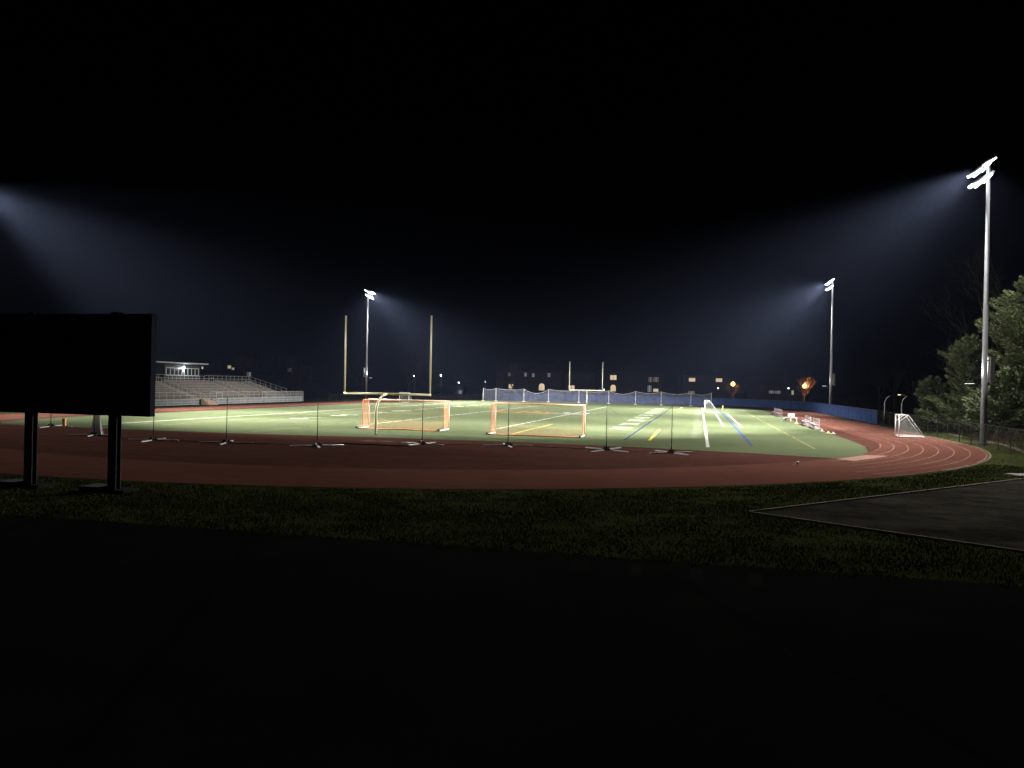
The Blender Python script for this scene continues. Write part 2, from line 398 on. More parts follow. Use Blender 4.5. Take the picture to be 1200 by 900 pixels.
# midfield emblem: orange bars on the left, grey ones on the right
m = MB()
for x0, x1, y0, y1 in ((-5.4, -2.6, 50.2, 51.6), (-5.4, -4.6, 51.6, 56.6), (-5.4, -2.6, 56.6, 58), (-1.9, -1.1, 50.2, 58), (-1.1, 0.6, 53.6, 54.8), (0.0, 0.8, 50.2, 58), (1.4, 4.0, 50.2, 51.5), (1.4, 2.2, 51.5, 58)):
    m.quad((x0, y0, Z + .003), (x1, y0, Z + .003), (x1, y1, Z + .003), (x0, y1, Z + .003))
struct('midfield_emblem', m, 'orange_paint')
m = MB()
for x0, x1, y0, y1 in ((2.4, 6.6, 52.2, 53.4), (4.6, 5.4, 53.4, 58.2), (5.8, 8.4, 50.4, 51.8), (6.0, 6.8, 54.2, 58), (7.2, 8.2, 52.6, 57.4)):
    m.quad((x0, y0, Z + .006), (x1, y0, Z + .006), (x1, y1, Z + .006), (x0, y1, Z + .006))
struct('midfield_emblem_grey', m, 'grey_paint')
struct('rubber_mat', MB().poly([(31.5, -8.1, 0.012), (32.3, -9.1, 0.012), (33.9, -6.6, 0.012), (35.2, -4.2, 0.012), (33.9, -4.3, 0.012)]), 'pale_mat')
mark('exchange_mark', 1.6, 3.9, -8.6, -7.4, 'lane_faint', 0.002)
# throwing sector
V, A1, A2 = (25.3, -30.5), (52.0, 0.0), (52.0, -46.9)
struct('sector_ground', MB().poly([(25.3, -30.5, -0.014), (31.8, -34.6, -0.014), (50.2, -38.0, -0.014), (60, -20, -0.014), (47.0, -6.0, -0.014)]), 'dirt')
struct('sector_line', MB().box(0, 29, -.05, .05, -0.02, 0.03, Matrix.Translation((25.3, -30.5, 0)) @ Matrix.Rotation(math.atan2(15.2, 13.4), 4, 'Z')), 'timber')
struct('sector_line', MB().box(0, 26, -.05, .05, -0.02, 0.03, Matrix.Translation((25.38, -30.6, 0)) @ Matrix.Rotation(math.atan2(-4.1, 6.5), 4, 'Z')), 'timber')
struct('concrete_pad', MB().box(-1.0, 2.4, -0.55, 0.55, -0.02, 0.06, Matrix.Translation((39.6, -13.6, 0)) @ Matrix.Rotation(R(20), 4, 'Z')), 'concrete')
struct('driveway', MB().quad((-300, -140, -0.012), (300, -140, -0.012), (300, -38.6, -0.012), (-300, -38.6, -0.012)), 'asphalt')
for x in (21.2, 22.4, 23.7, 24.9):
    mark('driveway_stripe', x - .14, x + .14, -40.35, -39.25, 'dim_stripe', -0.006)
# path and strip outside the fence
struct('footpath', MB().strip([(44.9, -8), (45.4, 2), (47.2, 12), (47.6, 30)], 0.5, -0.012), 'kerb')
# low hill far left
m = MB(); n = 30
def hz(x, y): return 6.2 * math.exp(-((x + 118) ** 2 + (y - 158) ** 2) / (2 * 26 ** 2)) - 0.35
P = [[(-118 + (i / n - .5) * 170, 158 + (j / n - .5) * 170) for j in range(n + 1)] for i in range(n + 1)]
for i in range(n):
    for j in range(n):
        q = [P[i][j], P[i + 1][j], P[i + 1][j + 1], P[i][j + 1]]; m.quad(*[(a, b, hz(a, b)) for a, b in q])
struct('hill', m, 'grass')

# short rough grass along the near side of the track: uncountable blades
npr = np.random.default_rng(3)
def blades(nb, x0, x1, y0, y1, cond):
    x = npr.uniform(x0, x1, nb); y = npr.uniform(y0, y1, nb)
    cl = .8 * np.sin(x * 1.9 + np.sin(y * 1.3) * 2) * np.cos(y * 2.3 + np.sin(x * .9)) + .7 * np.sin(x * .55 + 1.3 * np.sin(y * .8)) * np.sin(y * .9 + np.cos(x * .37) * 2) + npr.normal(0, .6, nb)
    k = cond(x, y) & (cl > -.55); x = x[k]; y = y[k]; c = len(x)
    a = npr.uniform(0, 2 * np.pi, c); wd = npr.uniform(.008, .02, c); h = npr.uniform(.02, .055, c) * (1 + 0.4 * np.clip(cl[k], -.5, 1)); le = npr.uniform(0, .06, c); b = npr.uniform(0, 2 * np.pi, c)
    vv = np.empty((c, 3, 3)); dx = np.cos(a) * wd; dy = np.sin(a) * wd
    vv[:, 0] = np.stack([x - dx, y - dy, np.full(c, -.02)], 1); vv[:, 1] = np.stack([x + dx, y + dy, np.full(c, -.02)], 1)
    vv[:, 2] = np.stack([x + np.cos(b) * le, y + np.sin(b) * le, h], 1)
    return vv.reshape(-1, 3)
def outside(x, y): return (np.hypot(x, np.minimum(y - C0, 0)) > 44.35)
def notsector(x, y):
    c1 = (x - 25.3) * 15.2 - (y + 30.5) * 13.4; c2 = (x - 25.3) * (-4.1) - (y + 30.5) * 6.5
    return ~((c1 > 0) & (c2 < 0) )
vs = np.concatenate([blades(420000, -14, 46, -39.6, -8, lambda x, y: outside(x, y) & notsector(x, y) & (y > -38.5 - .5 * np.abs(np.sin(x * 3.1) * np.sin(x * .73 + 1)) - npr.exponential(.12, len(x)))),
                     blades(30000, 36, 60, -14, 60, lambda x, y: outside(x, y) & (x > 36) & notsector(x, y))])
me = bpy.data.meshes.new('grass'); me.vertices.add(len(vs)); me.vertices.foreach_set('co', vs.ravel())
nf = len(vs) // 3; me.loops.add(nf * 3); me.loops.foreach_set('vertex_index', np.arange(nf * 3, dtype=np.int32))
me.polygons.add(nf); me.polygons.foreach_set('loop_start', np.arange(0, nf * 3, 3, dtype=np.int32)); me.polygons.foreach_set('loop_total', np.full(nf, 3, dtype=np.int32))
me.materials.append(MATS['blade']); me.update(calc_edges=True)
go = bpy.data.objects.new('grass', me); COL.objects.link(go); tag(go, 'rough short grass bordering the running track', 'grass', kind='stuff')

# ------------------------------------------------------------------ floodlight poles
def spot(parent, loc, aim, power, size, blend, rad=0.35, col=(1.0, 0.975, 0.91)):
    d = bpy.data.lights.new('flood_or_fill_spot', 'SPOT'); d.energy = power; d.spot_size = R(size); d.spot_blend = blend; d.shadow_soft_size = rad; d.color = col
    o = bpy.data.objects.new('flood_or_fill_spot', d); COL.objects.link(o); o.parent = parent
    o.location = loc; o.rotation_euler = (Vector(aim) - Vector(loc)).to_track_quat('-Z', 'Y').to_euler()
    return o
BEAMS = {'near': [(22, 40, 2.1, 56, .9), (32, 18, 1.9, 56, .9), (40, 1, 2.2, 42, 1.0), (9, 7, .46, 92, 1.0), (24, -11, .13, 74, 1.0)],
         'far':  [(22, -36, 2.4, 56, .9), (33, -8, 2.8, 56, .85), (26, 14, 2.0, 52, .9), (9, -2, .36, 96, 1.0)]}
def flood_pole(x, y, h, side, label):
    """side = +1: field lies towards +X local"""
    t = thing('floodlight_pole', label, 'floodlight', (x, y, 0), 0 if side > 0 else math.pi, 'floodlight poles round the field')
    MB().tube([(0, 0, -0.1), (0, 0, 4.7), (0, 0, 4.72), (0, 0, 11.0), (0, 0, 11.02), (0, 0, h)], [0.235, 0.215, 0.205, 0.175, 0.165, 0.125], 16).build('pole', 'pole_steel', t, True)
    MB().lathe([(-0.05, .33), (.12, .33), (.16, .25)], n=16).build('base_collar', 'dark_concrete', t)
    b = MB().box(-0.62, -0.30, -0.28, 0.28, 4.9, 6.9); b.box(-0.30, -0.15, -0.05, 0.05, 5.1, 5.2).box(-0.30, -0.15, -0.05, 0.05, 6.5, 6.6); b.build('ballast_box', 'grey_box', t)
    MB().tube([(0.05, -0.1, 4.62), (0.9, -0.1, 4.66)], 0.04, 6).build('bracket', 'black_steel', t)
    u = MB().box(0.72, 1.32, -0.36, 0.14, 4.68, 4.76).build('uplight', 'black_steel', t); MB().box(0.75, 1.29, -0.33, 0.11, 4.763, 4.775).build('lens', 'lens_up', u)
    MB().tube([(0, 0, h - 0.02), (0, 0, h + 0.22)], 0.07, 8).build('cap', 'pole_steel', t)
    for tier, (z, nfx, half) in enumerate(((h - 0.05, 5, 1.85), (h - 1.0, 4, 1.45))):
        MB().box(0.02, 0.14, -half, half, z - 0.06, z + 0.06).build('crossarm', 'pole_steel', t)
        for k in range(nfx):
            yy = -half + 0.2 + k * (2 * half - 0.4) / (nfx - 1)
            M = Matrix.Translation((0.16, yy, z)) @ Matrix.Rotation(R((30, 46, 36, 50, 32)[k]), 4, 'Y') @ Matrix.Rotation(R((-24, 12, 0, -14, 22)[k]), 4, 'Z')
            hs = MB().box(0.0, 0.12, -0.06, 0.06, -0.05, 0.05, M).box(0.10, 0.95, -0.34, 0.34, -0.05, 0.05, M)
            for q in range(6): hs.box(0.16 + q * 0.1, 0.18 + q * 0.1, -0.26, 0.26, 0.05, 0.11, M)
            f = hs.build('floodlight', 'grey_box', t)
            MB().box(0.12, 0.93, -0.32, 0.32, -0.14, -0.053, M).build('lens', 'lens_flood', f)
    # beams of the fixtures: each aims at its own part of the field; targets are world ground points
    hz_ = h - 0.5; sg = 1 if side > 0 else -1
    for (tx, ty, pw, sz, bl) in BEAMS['near' if y < 50 else 'far']:
        wx, wy = x + sg * tx, y + ty
        spot(t, (0.9, 0, hz_), (sg * (wx - x), sg * (wy - y), 0), 100000 * pw * FLOOD, sz, bl)
    spot(t, (1.0, -0.1, 4.95), (-0.6, 0, 13), 2600, 120, 0.9, 0.15)
    if label.startswith('floodlight pole at the left'): spot(t, (0.9, 0, hz_), (99, 15, 5), 260000, 24, 1.0)  # narrow extra beam added to brighten the pines across the field
    if label.startswith('tall'): spot(t, (0.9, 0, hz_), (8, 19, 0), 75000, 74, 1.0); spot(t, (-0.5, 0, hz_), (-8, -11, 2), 20000, 84, 1.0)  # added spots: one brightens the near right corner, one spills back onto the pines
    return t
flood_pole(45.3, 11.0, 22.0, -1, 'tall floodlight pole in front of the pine trees, nearest on the right')
flood_pole(45.3, 84.5, 22.8, -1, 'floodlight pole rising behind the blue fence on the right')
flood_pole(-45.3, 97.7, 23.4, 1, 'floodlight pole seen between the uprights of the near goalpost')
flood_pole(-48.3, 6.4, 23.4, 1, 'floodlight pole at the left edge, behind the scoreboard')

# ------------------------------------------------------------------ football goalposts
def goalpost(y, s, m, label):
    t = thing('goalpost', label, 'goalpost', (0, y, 0), 0 if s > 0 else math.pi, 'football goalposts')
    pts = [(0, -2, -0.05), (0, -2, 1.6)] + [(0, -2 + 1.9 * (1 - math.cos(R(a))), 1.6 + 1.42 * math.sin(R(a))) for a in range(10, 91, 10)]
    MB().tube(pts, 0.095, 12).build('gooseneck', m, t, True)
    MB().tube([(-3.62, 0, 3.05), (3.62, 0, 3.05)], 0.085, 12).build('crossbar', m, t, True)
    for x in (-3.555, 3.555): MB().tube([(x, 0, 3.0), (x, 0, 9.15)], 0.062, 10).build('upright', m, t, True)
    MB().lathe([(0, .2), (.03, .2)], (0, -2, 0)).build('base_plate', 'dark_rubber', t)
goalpost(0, 1, 'post_yellow', 'tall yellow gooseneck goalpost at the near end of the field')
goalpost(109.7, -1, 'post_pale', 'small pale yellow goalpost at the far end in front of the barrier nets')

# ------------------------------------------------------------------ soccer goals (7.32 x 2.44), mouth to +Y
def soccer_goal(label):
    t = thing('soccer_goal', label, 'soccer goal', (0, 0, 0), 0, 'portable orange net soccer goals')
    W, H, T, B = 3.66, 2.44, 1.2, 2.4
    for x in (-W, W): MB().tube([(x, 0, 0.03), (x, 0, H)], 0.06, 10).build('post', 'goal_pink', t, True)
    MB().tube([(-W - .05, 0, H), (W + .05, 0, H)], 0.06, 10).build('crossbar', 'goal_pink', t, True)
    for x in (-W, W):
        MB().tube([(x, 0, 0.05), (x, -B, 0.05)], 0.055, 8).build('ground_bar', 'white_metal', t, True)
        MB().tube([(x, 0, H), (x, -T, H - .02), (x, -T - .08, H - .12), (x, -T - .12, 0.06)], 0.028, 8).build('back_stay', 'goal_orange', t, True)
        MB().tube([(x - .06, -B - .12, .11), (x + .06, -B - .12, .11)], .10, 12).build('wheel', 'dark_rubber', t)
    MB().tube([(-W, -B, 0.05), (W, -B, 0.05)], 0.05, 8).build('back_bar', 'goal_orange', t, True)
    MB().tube([(-W, -T, H - .02), (W, -T, H - .02)], 0.02, 6).build('top_rope', 'goal_orange', t, True)
    for x in (-W, W): MB().poly([(x, 0, .05), (x, 0, H), (x, -T, H - .02), (x, -T - .1, H - .3), (x, -T - .14, .06)]).build('side_net', 'orange_net', t)
    m = MB(); n = 14
    for k in range(n):
        xa, xb = -W + 2 * W * k / n, -W + 2 * W * (k + 1) / n
        bow = lambda x: 0.12 * math.cos(x / W * 1.4)
        m.quad((xa, -B + .02, .07), (xb, -B + .02, .07), (xb, -1.45 - bow(xb), .75), (xa, -1.45 - bow(xa), .75))
        m.quad((xa, -1.45 - bow(xa), .75), (xb, -1.45 - bow(xb), .75), (xb, -T, H - .03), (xa, -T, H - .03))
        m.quad((xa, -T, H - .03), (xb, -T, H - .03), (xb, 0, H), (xa, 0, H))
    m.build('back_net', 'orange_net_back', t)
    return t
sg = soccer_goal('orange net soccer goal directly behind the near goalpost'); sg.location = (-0.75, 6.7, 0)
dup(sg, (11.2, 4.75, 0), R(0.5), 'orange net soccer goal standing alone to the right of the near goalpost', 'portable orange net soccer goals')

# small white goals, mouth to -X in local frame
def small_goal():
    t = thing('small_goal', 'x', 'goal', (0, 0, 0), 0, 'small white practice goals')
    W, H, T, B = 0.95, 1.95, 0.75, 2.1
    for y in (-W, W):
        MB().tube([(0, y, 0.03), (0, y, H)], 0.05, 8).build('post', 'white_metal', t, True)
        MB().tube([(0, y, 0.05), (B, y, 0.05)], 0.045, 8).build('ground_bar', 'white_metal', t, True)
        MB().tube([(0, y, H), (T, y, H)], 0.035, 8).build('top_bar', 'white_metal', t, True)
        MB().tube([(0, y, H - .6), (T, y, H)], 0.03, 6).build('brace', 'white_metal', t, True)
        MB().tube([(T, y, H), (B, y, 0.05)], 0.015, 6).build('back_stay', 'white_metal', t, True)
    MB().tube([(0, -W, H), (0, W, H)], 0.05, 8).build('crossbar', 'white_metal', t, True)
    MB().tube([(0, -W, .05), (0, W, .05)], 0.04, 8).build('front_bar', 'white_metal', t, True)
    MB().tube([(B, -W, .05), (B, W, .05)], 0.045, 8).build('back_bar', 'white_metal', t, True)
    m = MB()
    for y in (-W, W): m.poly([(0, y, .05), (0, y, H), (T, y, H), (B, y, .05)])
    m.quad((T, -W, H), (T, W, H), (B, W, .06), (B, -W, .06)).quad((0.2, -W * .8, H - .03), (0.2, W * .8, H - .03), (1.3, W * .9, .1), (1.3, -W * .9, .1))
    m.build('net', 'white_net', t)
    return t
s0 = small_goal(); s0.location = (41.1, 19.8, 0); s0.rotation_euler = (0, 0, R(-4)); s0['label'] = 'white goal on the track curve beside the chain link fence'
dup(s0, (24.6, 77.6, 0), R(3), 'white goal at the far end of the white sideline', 'small white practice goals')
dup(s0, (-32.3, 86.5, 0), R(92), 'white goal at the far left, seen above the near orange goal', 'small white practice goals')

# ------------------------------------------------------------------ ball-stop stands in front
def stand():
    t = thing('net_stand', 'x', 'net stand', (0, 0, 0), 0, 'black barrier net stands on the near track')
    MB().tube([(0, 0, .05), (0, 0, 1.5), (0.01, 0, 2.92)], [.026, .024, .018], 8).build('pole', 'black_steel', t, True)
    MB().tube([(0, 0, .0), (0, 0, .42)], .04, 8).box(-.08, .08, -.08, .08, .0, .10).build('hub', 'black_steel', t)
    for a in (12, 102, 192, 282):
        M = Matrix.Rotation(R(a), 4, 'Z')
        MB().box(.1, .32, -.03, .03, .05, .10, M).box(.08, .2, -.02, .02, .1, .22, M).build('foot_socket', 'black_steel', t)
        MB().box(.3, 1.6, -.055, .055, .0, .06, M).build('foot', 'white_metal', t)
    return t
SP = [(-9.8, -14.2, 'under the right edge of the scoreboard'), (-4.8, -13.9, 'second to the right of the scoreboard'), (1.1, -13.4, 'just left of the near goalpost'),
      (6.3, -9.1, 'in front of the orange goal behind the goalpost'), (11.7, -7.8, 'in front of the right-hand orange goal'), (18.1, -8.1, 'left of the last pair, leaning slightly'),
      (22.1, -8.5, 'at the right end of the row'), (-25.1, -6.4, 'farthest left, below the scoreboard'), (-15.9, -12.3, 'between the scoreboard posts, with white net bunched on it')]
st = stand(); first = True
for k, (x, y, wh) in enumerate(SP):
    lab = 'black net stand ' + wh
    rz = R([0, 8, 20, 65, 12, 50, 28, 5, 15][k])
    if first: st.location = (x, y, 0); st.rotation_euler = (0, 0, rz); st['label'] = lab; first = False; o = st
    else: o = dup(st, (x, y, 0), rz, lab)
    if k == 5: o.rotation_euler = (0, R(-2.6), rz); o.rotation_euler = (R(1.5), R(-2.0), rz)
def rope_net(a, b, sag, label, low=0.1, zb=2.85):
    t = thing('stop_net', label, 'net', (a[0], a[1], 0), 0, 'sagging black stop nets on the near track')
    n = 14; top = []; bot = []
    for k in range(n + 1):
        f = k / n; x = (b[0] - a[0]) * f; y = (b[1] - a[1]) * f
        top.append((x, y, zb - sag * 4 * f * (1 - f))); bot.append((x, y + .25 * math.sin(k * 1.7), low))
    MB().tube(top, .006, 5).build('top_rope', 'black_steel', t)
    MB().tube(bot, .016, 5).build('bottom_rope', 'black_steel', t)
    m = MB()
    for k in range(n): m.quad(bot[k], bot[k + 1], top[k + 1], top[k])
    m.build('mesh_panel', 'thin_net', t)
rope_net(SP[5], SP[6], 1.1, 'black net sagging between the last two stands on the right', .04)
def dropped_net(a, b, label, seed):
    rg = random.Random(seed); n = 26; m = MB()
    pts = [(a[0] + (b[0] - a[0]) * k / n, a[1] + (b[1] - a[1]) * k / n + .12 * math.sin(k * .9 + seed) + rg.gauss(0, .03), .03) for k in range(n + 1)]
    m.tube(pts, [.008 + .014 * rg.random() for _ in pts], 6)
    tag(m.build('dropped_net', 'net_dark'), label, 'net', 'black nets dropped on the track')
dropped_net(SP[4], SP[5], 'black net dropped on the track right of the second orange goal', 1)
dropped_net(SP[1], SP[2], 'black net dropped on the track left of the goalpost', 2)
dropped_net(SP[0], SP[1], 'black net dropped on the track just right of the scoreboard', 3)
dropped_net(SP[3], SP[4], 'black net dropped on the track in front of the two orange goals', 4)
dropped_net(SP[8], SP[0], 'black net dropped on the track below the scoreboard', 5)
o = thing('fallen_net', 'pale net heap lying on the red track left of the fourth stand', 'net', (4.0, -11.2, 0))
m = MB(); pr = None
for k in range(16):
    x = -2.6 + k * .33; hh = .03 + .03 * abs(math.sin(k * 1.9)); m.tube([(x, .08 * math.sin(k), hh * .5), (x + .36, .08 * math.sin(k + 1), hh * .5)], [hh * .7, hh * .55], 6)
m.build('mesh_heap', 'heap', o)
bn = thing('hanging_net', 'white net bunched round a stand between the scoreboard posts', 'net', (-15.9, -12.05, 0))
m = MB(); n = 14
prof = [(0.05, .42), (.5, .30), (1.2, .22), (2.0, .2), (2.7, .16)]
vsb = [[((r * (1 + .35 * math.sin(j * 2.6))) * math.cos(2 * math.pi * j / n), (r * (1 + .35 * math.sin(j * 2.6))) * .6 * math.sin(2 * math.pi * j / n), z) for j in range(n)] for z, r in prof]
for k in range(len(prof) - 1):
    for j in range(n): m.quad(vsb[k][j], vsb[k][(j + 1) % n], vsb[k + 1][(j + 1) % n], vsb[k + 1][j])
m.build('net_cloth', 'bundle_net', bn)
def pylon(x, y, label):
    t = thing('pylon', label, 'pylon', (x, y, 0), R(15), 'orange end zone pylons')
    MB().box(-.11, .11, -.11, .11, .04, .62).build('foam_body', 'pylon_orange', t)
    MB().box(-.16, .16, -.16, .16, 0, .04).build('weighted_base', 'dark_rubber', t)
pylon(-24.8, -5.4, 'orange foam pylon beside the farthest left stand'); pylon(-19.2, -7.0, 'orange foam pylon between the scoreboard posts')
pylon(28.2, 103.0, 'small orange pylon at the far right end of the field')

# ------------------------------------------------------------------ scoreboard (back view)
t = thing('scoreboard', 'big black scoreboard seen from behind on dark steel posts', 'scoreboard', (0.5, -33.8, 0))
b = MB().box(-5.2, 4.74, 0.16, 0.38, 2.62, 6.18); b.build('panel', 'board_black', t)
fr = MB()
for z in (2.66, 3.85, 5.0, 6.12): fr.box(-5.2, 4.74, 0.10, 0.158, z - .04, z + .04)
MB().box(4.745, 4.765, .14, .39, 2.62, 6.18).build('edge_trim', 'seam_navy', t)
fr.build('back_frame', 'board_black', t)
for x in (-3.5, 0.0, 3.5):
    p = MB().box(x - .17, x + .17, -.14, -.115, -.02, 6.215).box(x - .17, x + .17, .075, .098, -.02, 6.215).box(x - .015, x + .015, -.113, .073, -.02, 6.215)
    p.build('post', 'post_dark', t)
    MB().box(x - .95, x - .2, -.55, .3, -.02, .20).build('footing', 'board_black', t)
    MB().box(x - .18, x + .62, -.3, .5, -.02, .09).build('footing', 'dark_concrete', t)

# ------------------------------------------------------------------ fences
def along(poly, step):
    out = [poly[0]]; acc = 0
    for a, b in zip(poly[:-1], poly[1:]):
        L = math.hypot(b[0] - a[0], b[1] - a[1]); d = step - acc
        while d <= L + 1e-9:
            out.append((a[0] + (b[0] - a[0]) * d / L, a[1] + (b[1] - a[1]) * d / L)); d += step
        acc = (acc + L) % step
    return out
def fence(name, label, poly, H, step, postm, panelm, panelname, solid=False, z0=.06):
    t = thing(name, label, 'fence', (poly[0][0], poly[0][1], 0)); ox, oy = poly[0]
    pl = [(x - ox, y - oy) for x, y in poly]
    for x, y in along(pl, step)[:98]:
        MB().tube([(x, y, -.05), (x, y, H + .04)], .036, 8).build('post', postm, t)
    MB().tube([(x, y, H) for x, y in pl], .024, 6).build('top_rail', postm, t)
    if solid:
        fine = along(pl, step / 4); m = MB()
        n = len(fine)
        off = [(0.05 + .035 * math.sin(k * 2.1) if k % 4 else 0.04) for k in range(n)]
        nr = []
        for k, (x, y) in enumerate(fine):
            a = fine[max(k - 1, 0)]; b = fine[min(k + 1, n - 1)]; dx, dy = b[0] - a[0], b[1] - a[1]; L = math.hypot(dx, dy) or 1
            nr.append((-dy / L, dx / L))
        pts = [(x + nr[k][0] * off[k], y + nr[k][1] * off[k]) for k, (x, y) in enumerate(fine)]
        for k in range(n - 1): m.quad((*pts[k], z0), (*pts[k + 1], z0), (*pts[k + 1], H - .03), (*pts[k], H - .03))
        m.build(panelname, panelm, t)
        for k in range(0, n, 4):
            x, y = fine[k]; an = math.atan2(nr[k][1], nr[k][0])
            MB().box(.085, .10, -.04, .04, z0, H - .05, Matrix.Translation((x, y, 0)) @ Matrix.Rotation(an, 4, 'Z')).build('seam', 'seam_navy', t)
    else:
        MB().sheet(pl, z0, H - .01).build(panelname, panelm, t)
    return t
FX = 44.05 + 0.55
XF = 44.62
fence('chain_link_fence', 'black chain link fence along the track in front of the trees', [(44.2, -16), (44.0, -8), (43.9, -1.2), (44.5, 6), (XF, 14), (XF, 44.8)], 1.68, 3.05, 'black_steel', 'chain_link', 'wire_mesh')
bp = [(XF, 45.0), (XF, C1)] + arc(0, C1, XF, 4, 124, 50)
fence('windscreen_fence', 'long blue windscreen fence curving round the far end of the track', bp, 1.75, 3.05, 'black_steel', 'windscreen', 'windscreen', True)
bp2 = arc(0, C1, XF, 124.5, 180, 24) + [(-XF, 82), (-XF, 79)]
fence('low_fence', 'dark chain link fence behind the far left of the track', bp2, 1.3, 3.05, 'black_steel', 'chain_link', 'wire_mesh')
# barrier nets at the far end
NP = [(-25.5, 119.5), (-22.8, 121.0), (-16.6, 123.4), (-10.9, 124.5), (-3.6, 124.0), (3.4, 123.5), (9.6, 122.5), (15.4, 121.0), (21.9, 119.0), (26.2, 116.5)]
NS = ['at the left end of the blue fence', 'second from the left', 'with a splayed foot, third from left', 'left of the far goalpost', 'beside the far goalpost stem', 'right of the far goalpost', 'middle of the right half', 'third from the right end', 'next to last on the right', 'at the right end behind the white goal']
pb = thing('barrier_post', 'grey barrier net post ' + NS[0], 'net post', (*NP[0], 0), 0, 'posts of the far barrier nets')
MB().tube([(0, 0, 0), (0, 0, 3.05)], .05, 8).build('pole', 'rail', pb); MB().box(-.35, .35, -.35, .35, 0, .08).build('base', 'rail', pb)
for k in range(1, 10): dup(pb, (*NP[k], 0), 0, 'grey barrier net post ' + NS[k])
for k in range(9):
    a, b = NP[k], NP[k + 1]
    t = thing('barrier_net', 'sagging grey barrier net hung between the posts ' + ['first and second', 'second and third', 'third and fourth', 'fourth and fifth', 'fifth and sixth', 'sixth and seventh', 'seventh and eighth', 'eighth and ninth', 'ninth and tenth'][k] + ' from left', 'net', (*a, 0), 0, 'far barrier nets')
    n = 12; sg_ = [.35, .3, 1.0, .3, .45, .75, .45, .5, .5][k]
    L = [((b[0] - a[0]) * f / n, (b[1] - a[1]) * f / n) for f in range(n + 1)]
    tp = [(x, y, 3.0 - sg_ * 4 * (f / n) * (1 - f / n)) for f, (x, y) in enumerate(L)]
    m = MB()
    for f in range(n): m.quad((*L[f], .05), (*L[f + 1], .05), tp[f + 1], tp[f])
    m.build('mesh_panel', 'barrier_net', t)
    MB().tube(tp, .025, 5).build('top_rope', 'rail', t)

# ------------------------------------------------------------------ bleachers
Y0, Y1, X0, X1 = 31.0, 74.0, -50.6, -58.2
t = thing('bleachers', 'grey aluminium bleachers with front railing beyond the left side of the track', 'bleachers', (-49, 31, 0))
ox, oy = -49.0, 31.0
def bx(m, x0, x1, y0, y1, z0, z1): return m.box(min(x0, x1) - ox, max(x0, x1) - ox, y0 - oy, y1 - oy, z0, z1)
NR = 10; aisles = [(34.5, 35.7), (46.2, 48.4), (60.6, 61.8), (69.6, 70.8)]
segs = []; yy = Y0
for a, b in aisles: segs.append((yy, a)); yy = b
segs.append((yy, Y1))
for k in range(NR):
    z = 1.15 + k * 0.25; x = X0 - k * 0.76
    m = MB()
    for a, b in segs: bx(m, x, x - .28, a, b, z + .18, z + .22)
    m.build('seat_row', 'aluminium', t)
    m = bx(MB(), x + .1, x - .62, Y0, Y1, z - .24, z - .2); m.build('foot_board', 'riser', t)
    m = MB()
    for a, b in segs: bx(m, x - .285, x - .30, a, b, z - .19, z + .16)
    bx(m, x - .63, x - .66, Y0, Y1, z - .19, z + .05); m.build('riser', 'riser', t)
m = bx(MB(), -49.1, -50.5, Y0, 77.4, .86, .92); m.build('walkway', 'aluminium', t)
for k, (a, b) in enumerate(aisles):
    m = MB()
    for q in range(2 * NR): bx(m, X0 - q * .38, X0 - q * .38 - .36, a + .02, b - .02, .95 + q * .125, .99 + q * .125)
    m.build('aisle_steps', 'aluminium', t)
    m = MB(); yc = (a + b) / 2
    for q in range(0, NR, 2):
        xx = X0 - q * .76 - ox; zz = 1.0 + q * .25
        m.tube([(xx, yc - oy, zz), (xx, yc - oy, zz + .9), (xx - .9, yc - oy, zz + 1.2), (xx - .9, yc - oy, zz + .35)], .028, 6)
    m.build('aisle_handrail', 'rail', t)
def railing(pts, step, h, name='railing', bars=(.5, 1.0), r=.03, pick=0):
    m = MB()
    for a, b in zip(pts[:-1], pts[1:]):
        a, b = Vector(a), Vector(b); L = (b - a).length; n = max(1, round(L / step))
        for k in range(n + 1):
            p = a + (b - a) * k / n; m.tube([p, p + Vector((0, 0, h))], r, 6)
        for f in bars: m.tube([a + Vector((0, 0, h * f)), b + Vector((0, 0, h * f))], r, 6)
    m.build(name, 'rail', t)
def q(x, y, z): return (x - ox, y - oy, z)
railing([q(-49.0, Y0, .9), q(-49.0, 46.0, .9)], 1.5, 1.0, 'front_railing', (.5, 1.0), .032)
railing([q(-49.0, 48.6, .9), q(-49.0, 62.2, .9)], 1.5, 1.0, 'front_railing', (.5, 1.0), .032)
railing([q(-49.0, 64.0, .9), q(-49.0, 77.4, .9), q(-50.4, 77.4, .9)], 0.95, 1.0, 'front_railing', (.5, 1.0), .032)
railing([q(-58.2, 60.2, 3.4), q(-58.2, 74.0, 3.4)], 1.3, 1.05, 'back_railing', (.5, 1.0), .03)
railing([q(-58.2, 74.05, 3.4), q(-50.6, 74.05, 1.3)], 1.1, 1.05, 'end_railing', (.5, 1.0), .03)
railing([q(-58.2, Y0, 3.4), q(-58.2, 50.0, 3.4)], 1.5, 1.05, 'back_railing', (.5, 1.0), .03)
railing([q(-57.7, 50.2, 3.4), q(-57.7, 59.2, 3.4)], 1.0, .95, 'back_railing', (.5, 1.0), .025)
MB().sheet([(0.03, 0), (0.03, 14.8)], .02, .88).build('front_skirt', 'grey_panel', t)
MB().sheet([(0.03, 18), (0.03, 46.4), (-1.4, 46.4)], .02, .88).build('front_skirt', 'grey_panel', t)
MB().sheet([(0.05, 33.2), (0.05, 46.4)], .92, 1.88).build('front_mesh', 'grey_link', t)
m = MB()
for z in (.08, .45, .82): m.box(.06, .10, 0, 14.8, z - .025, z + .025).box(.06, .10, 18, 46.4, z - .025, z + .025)
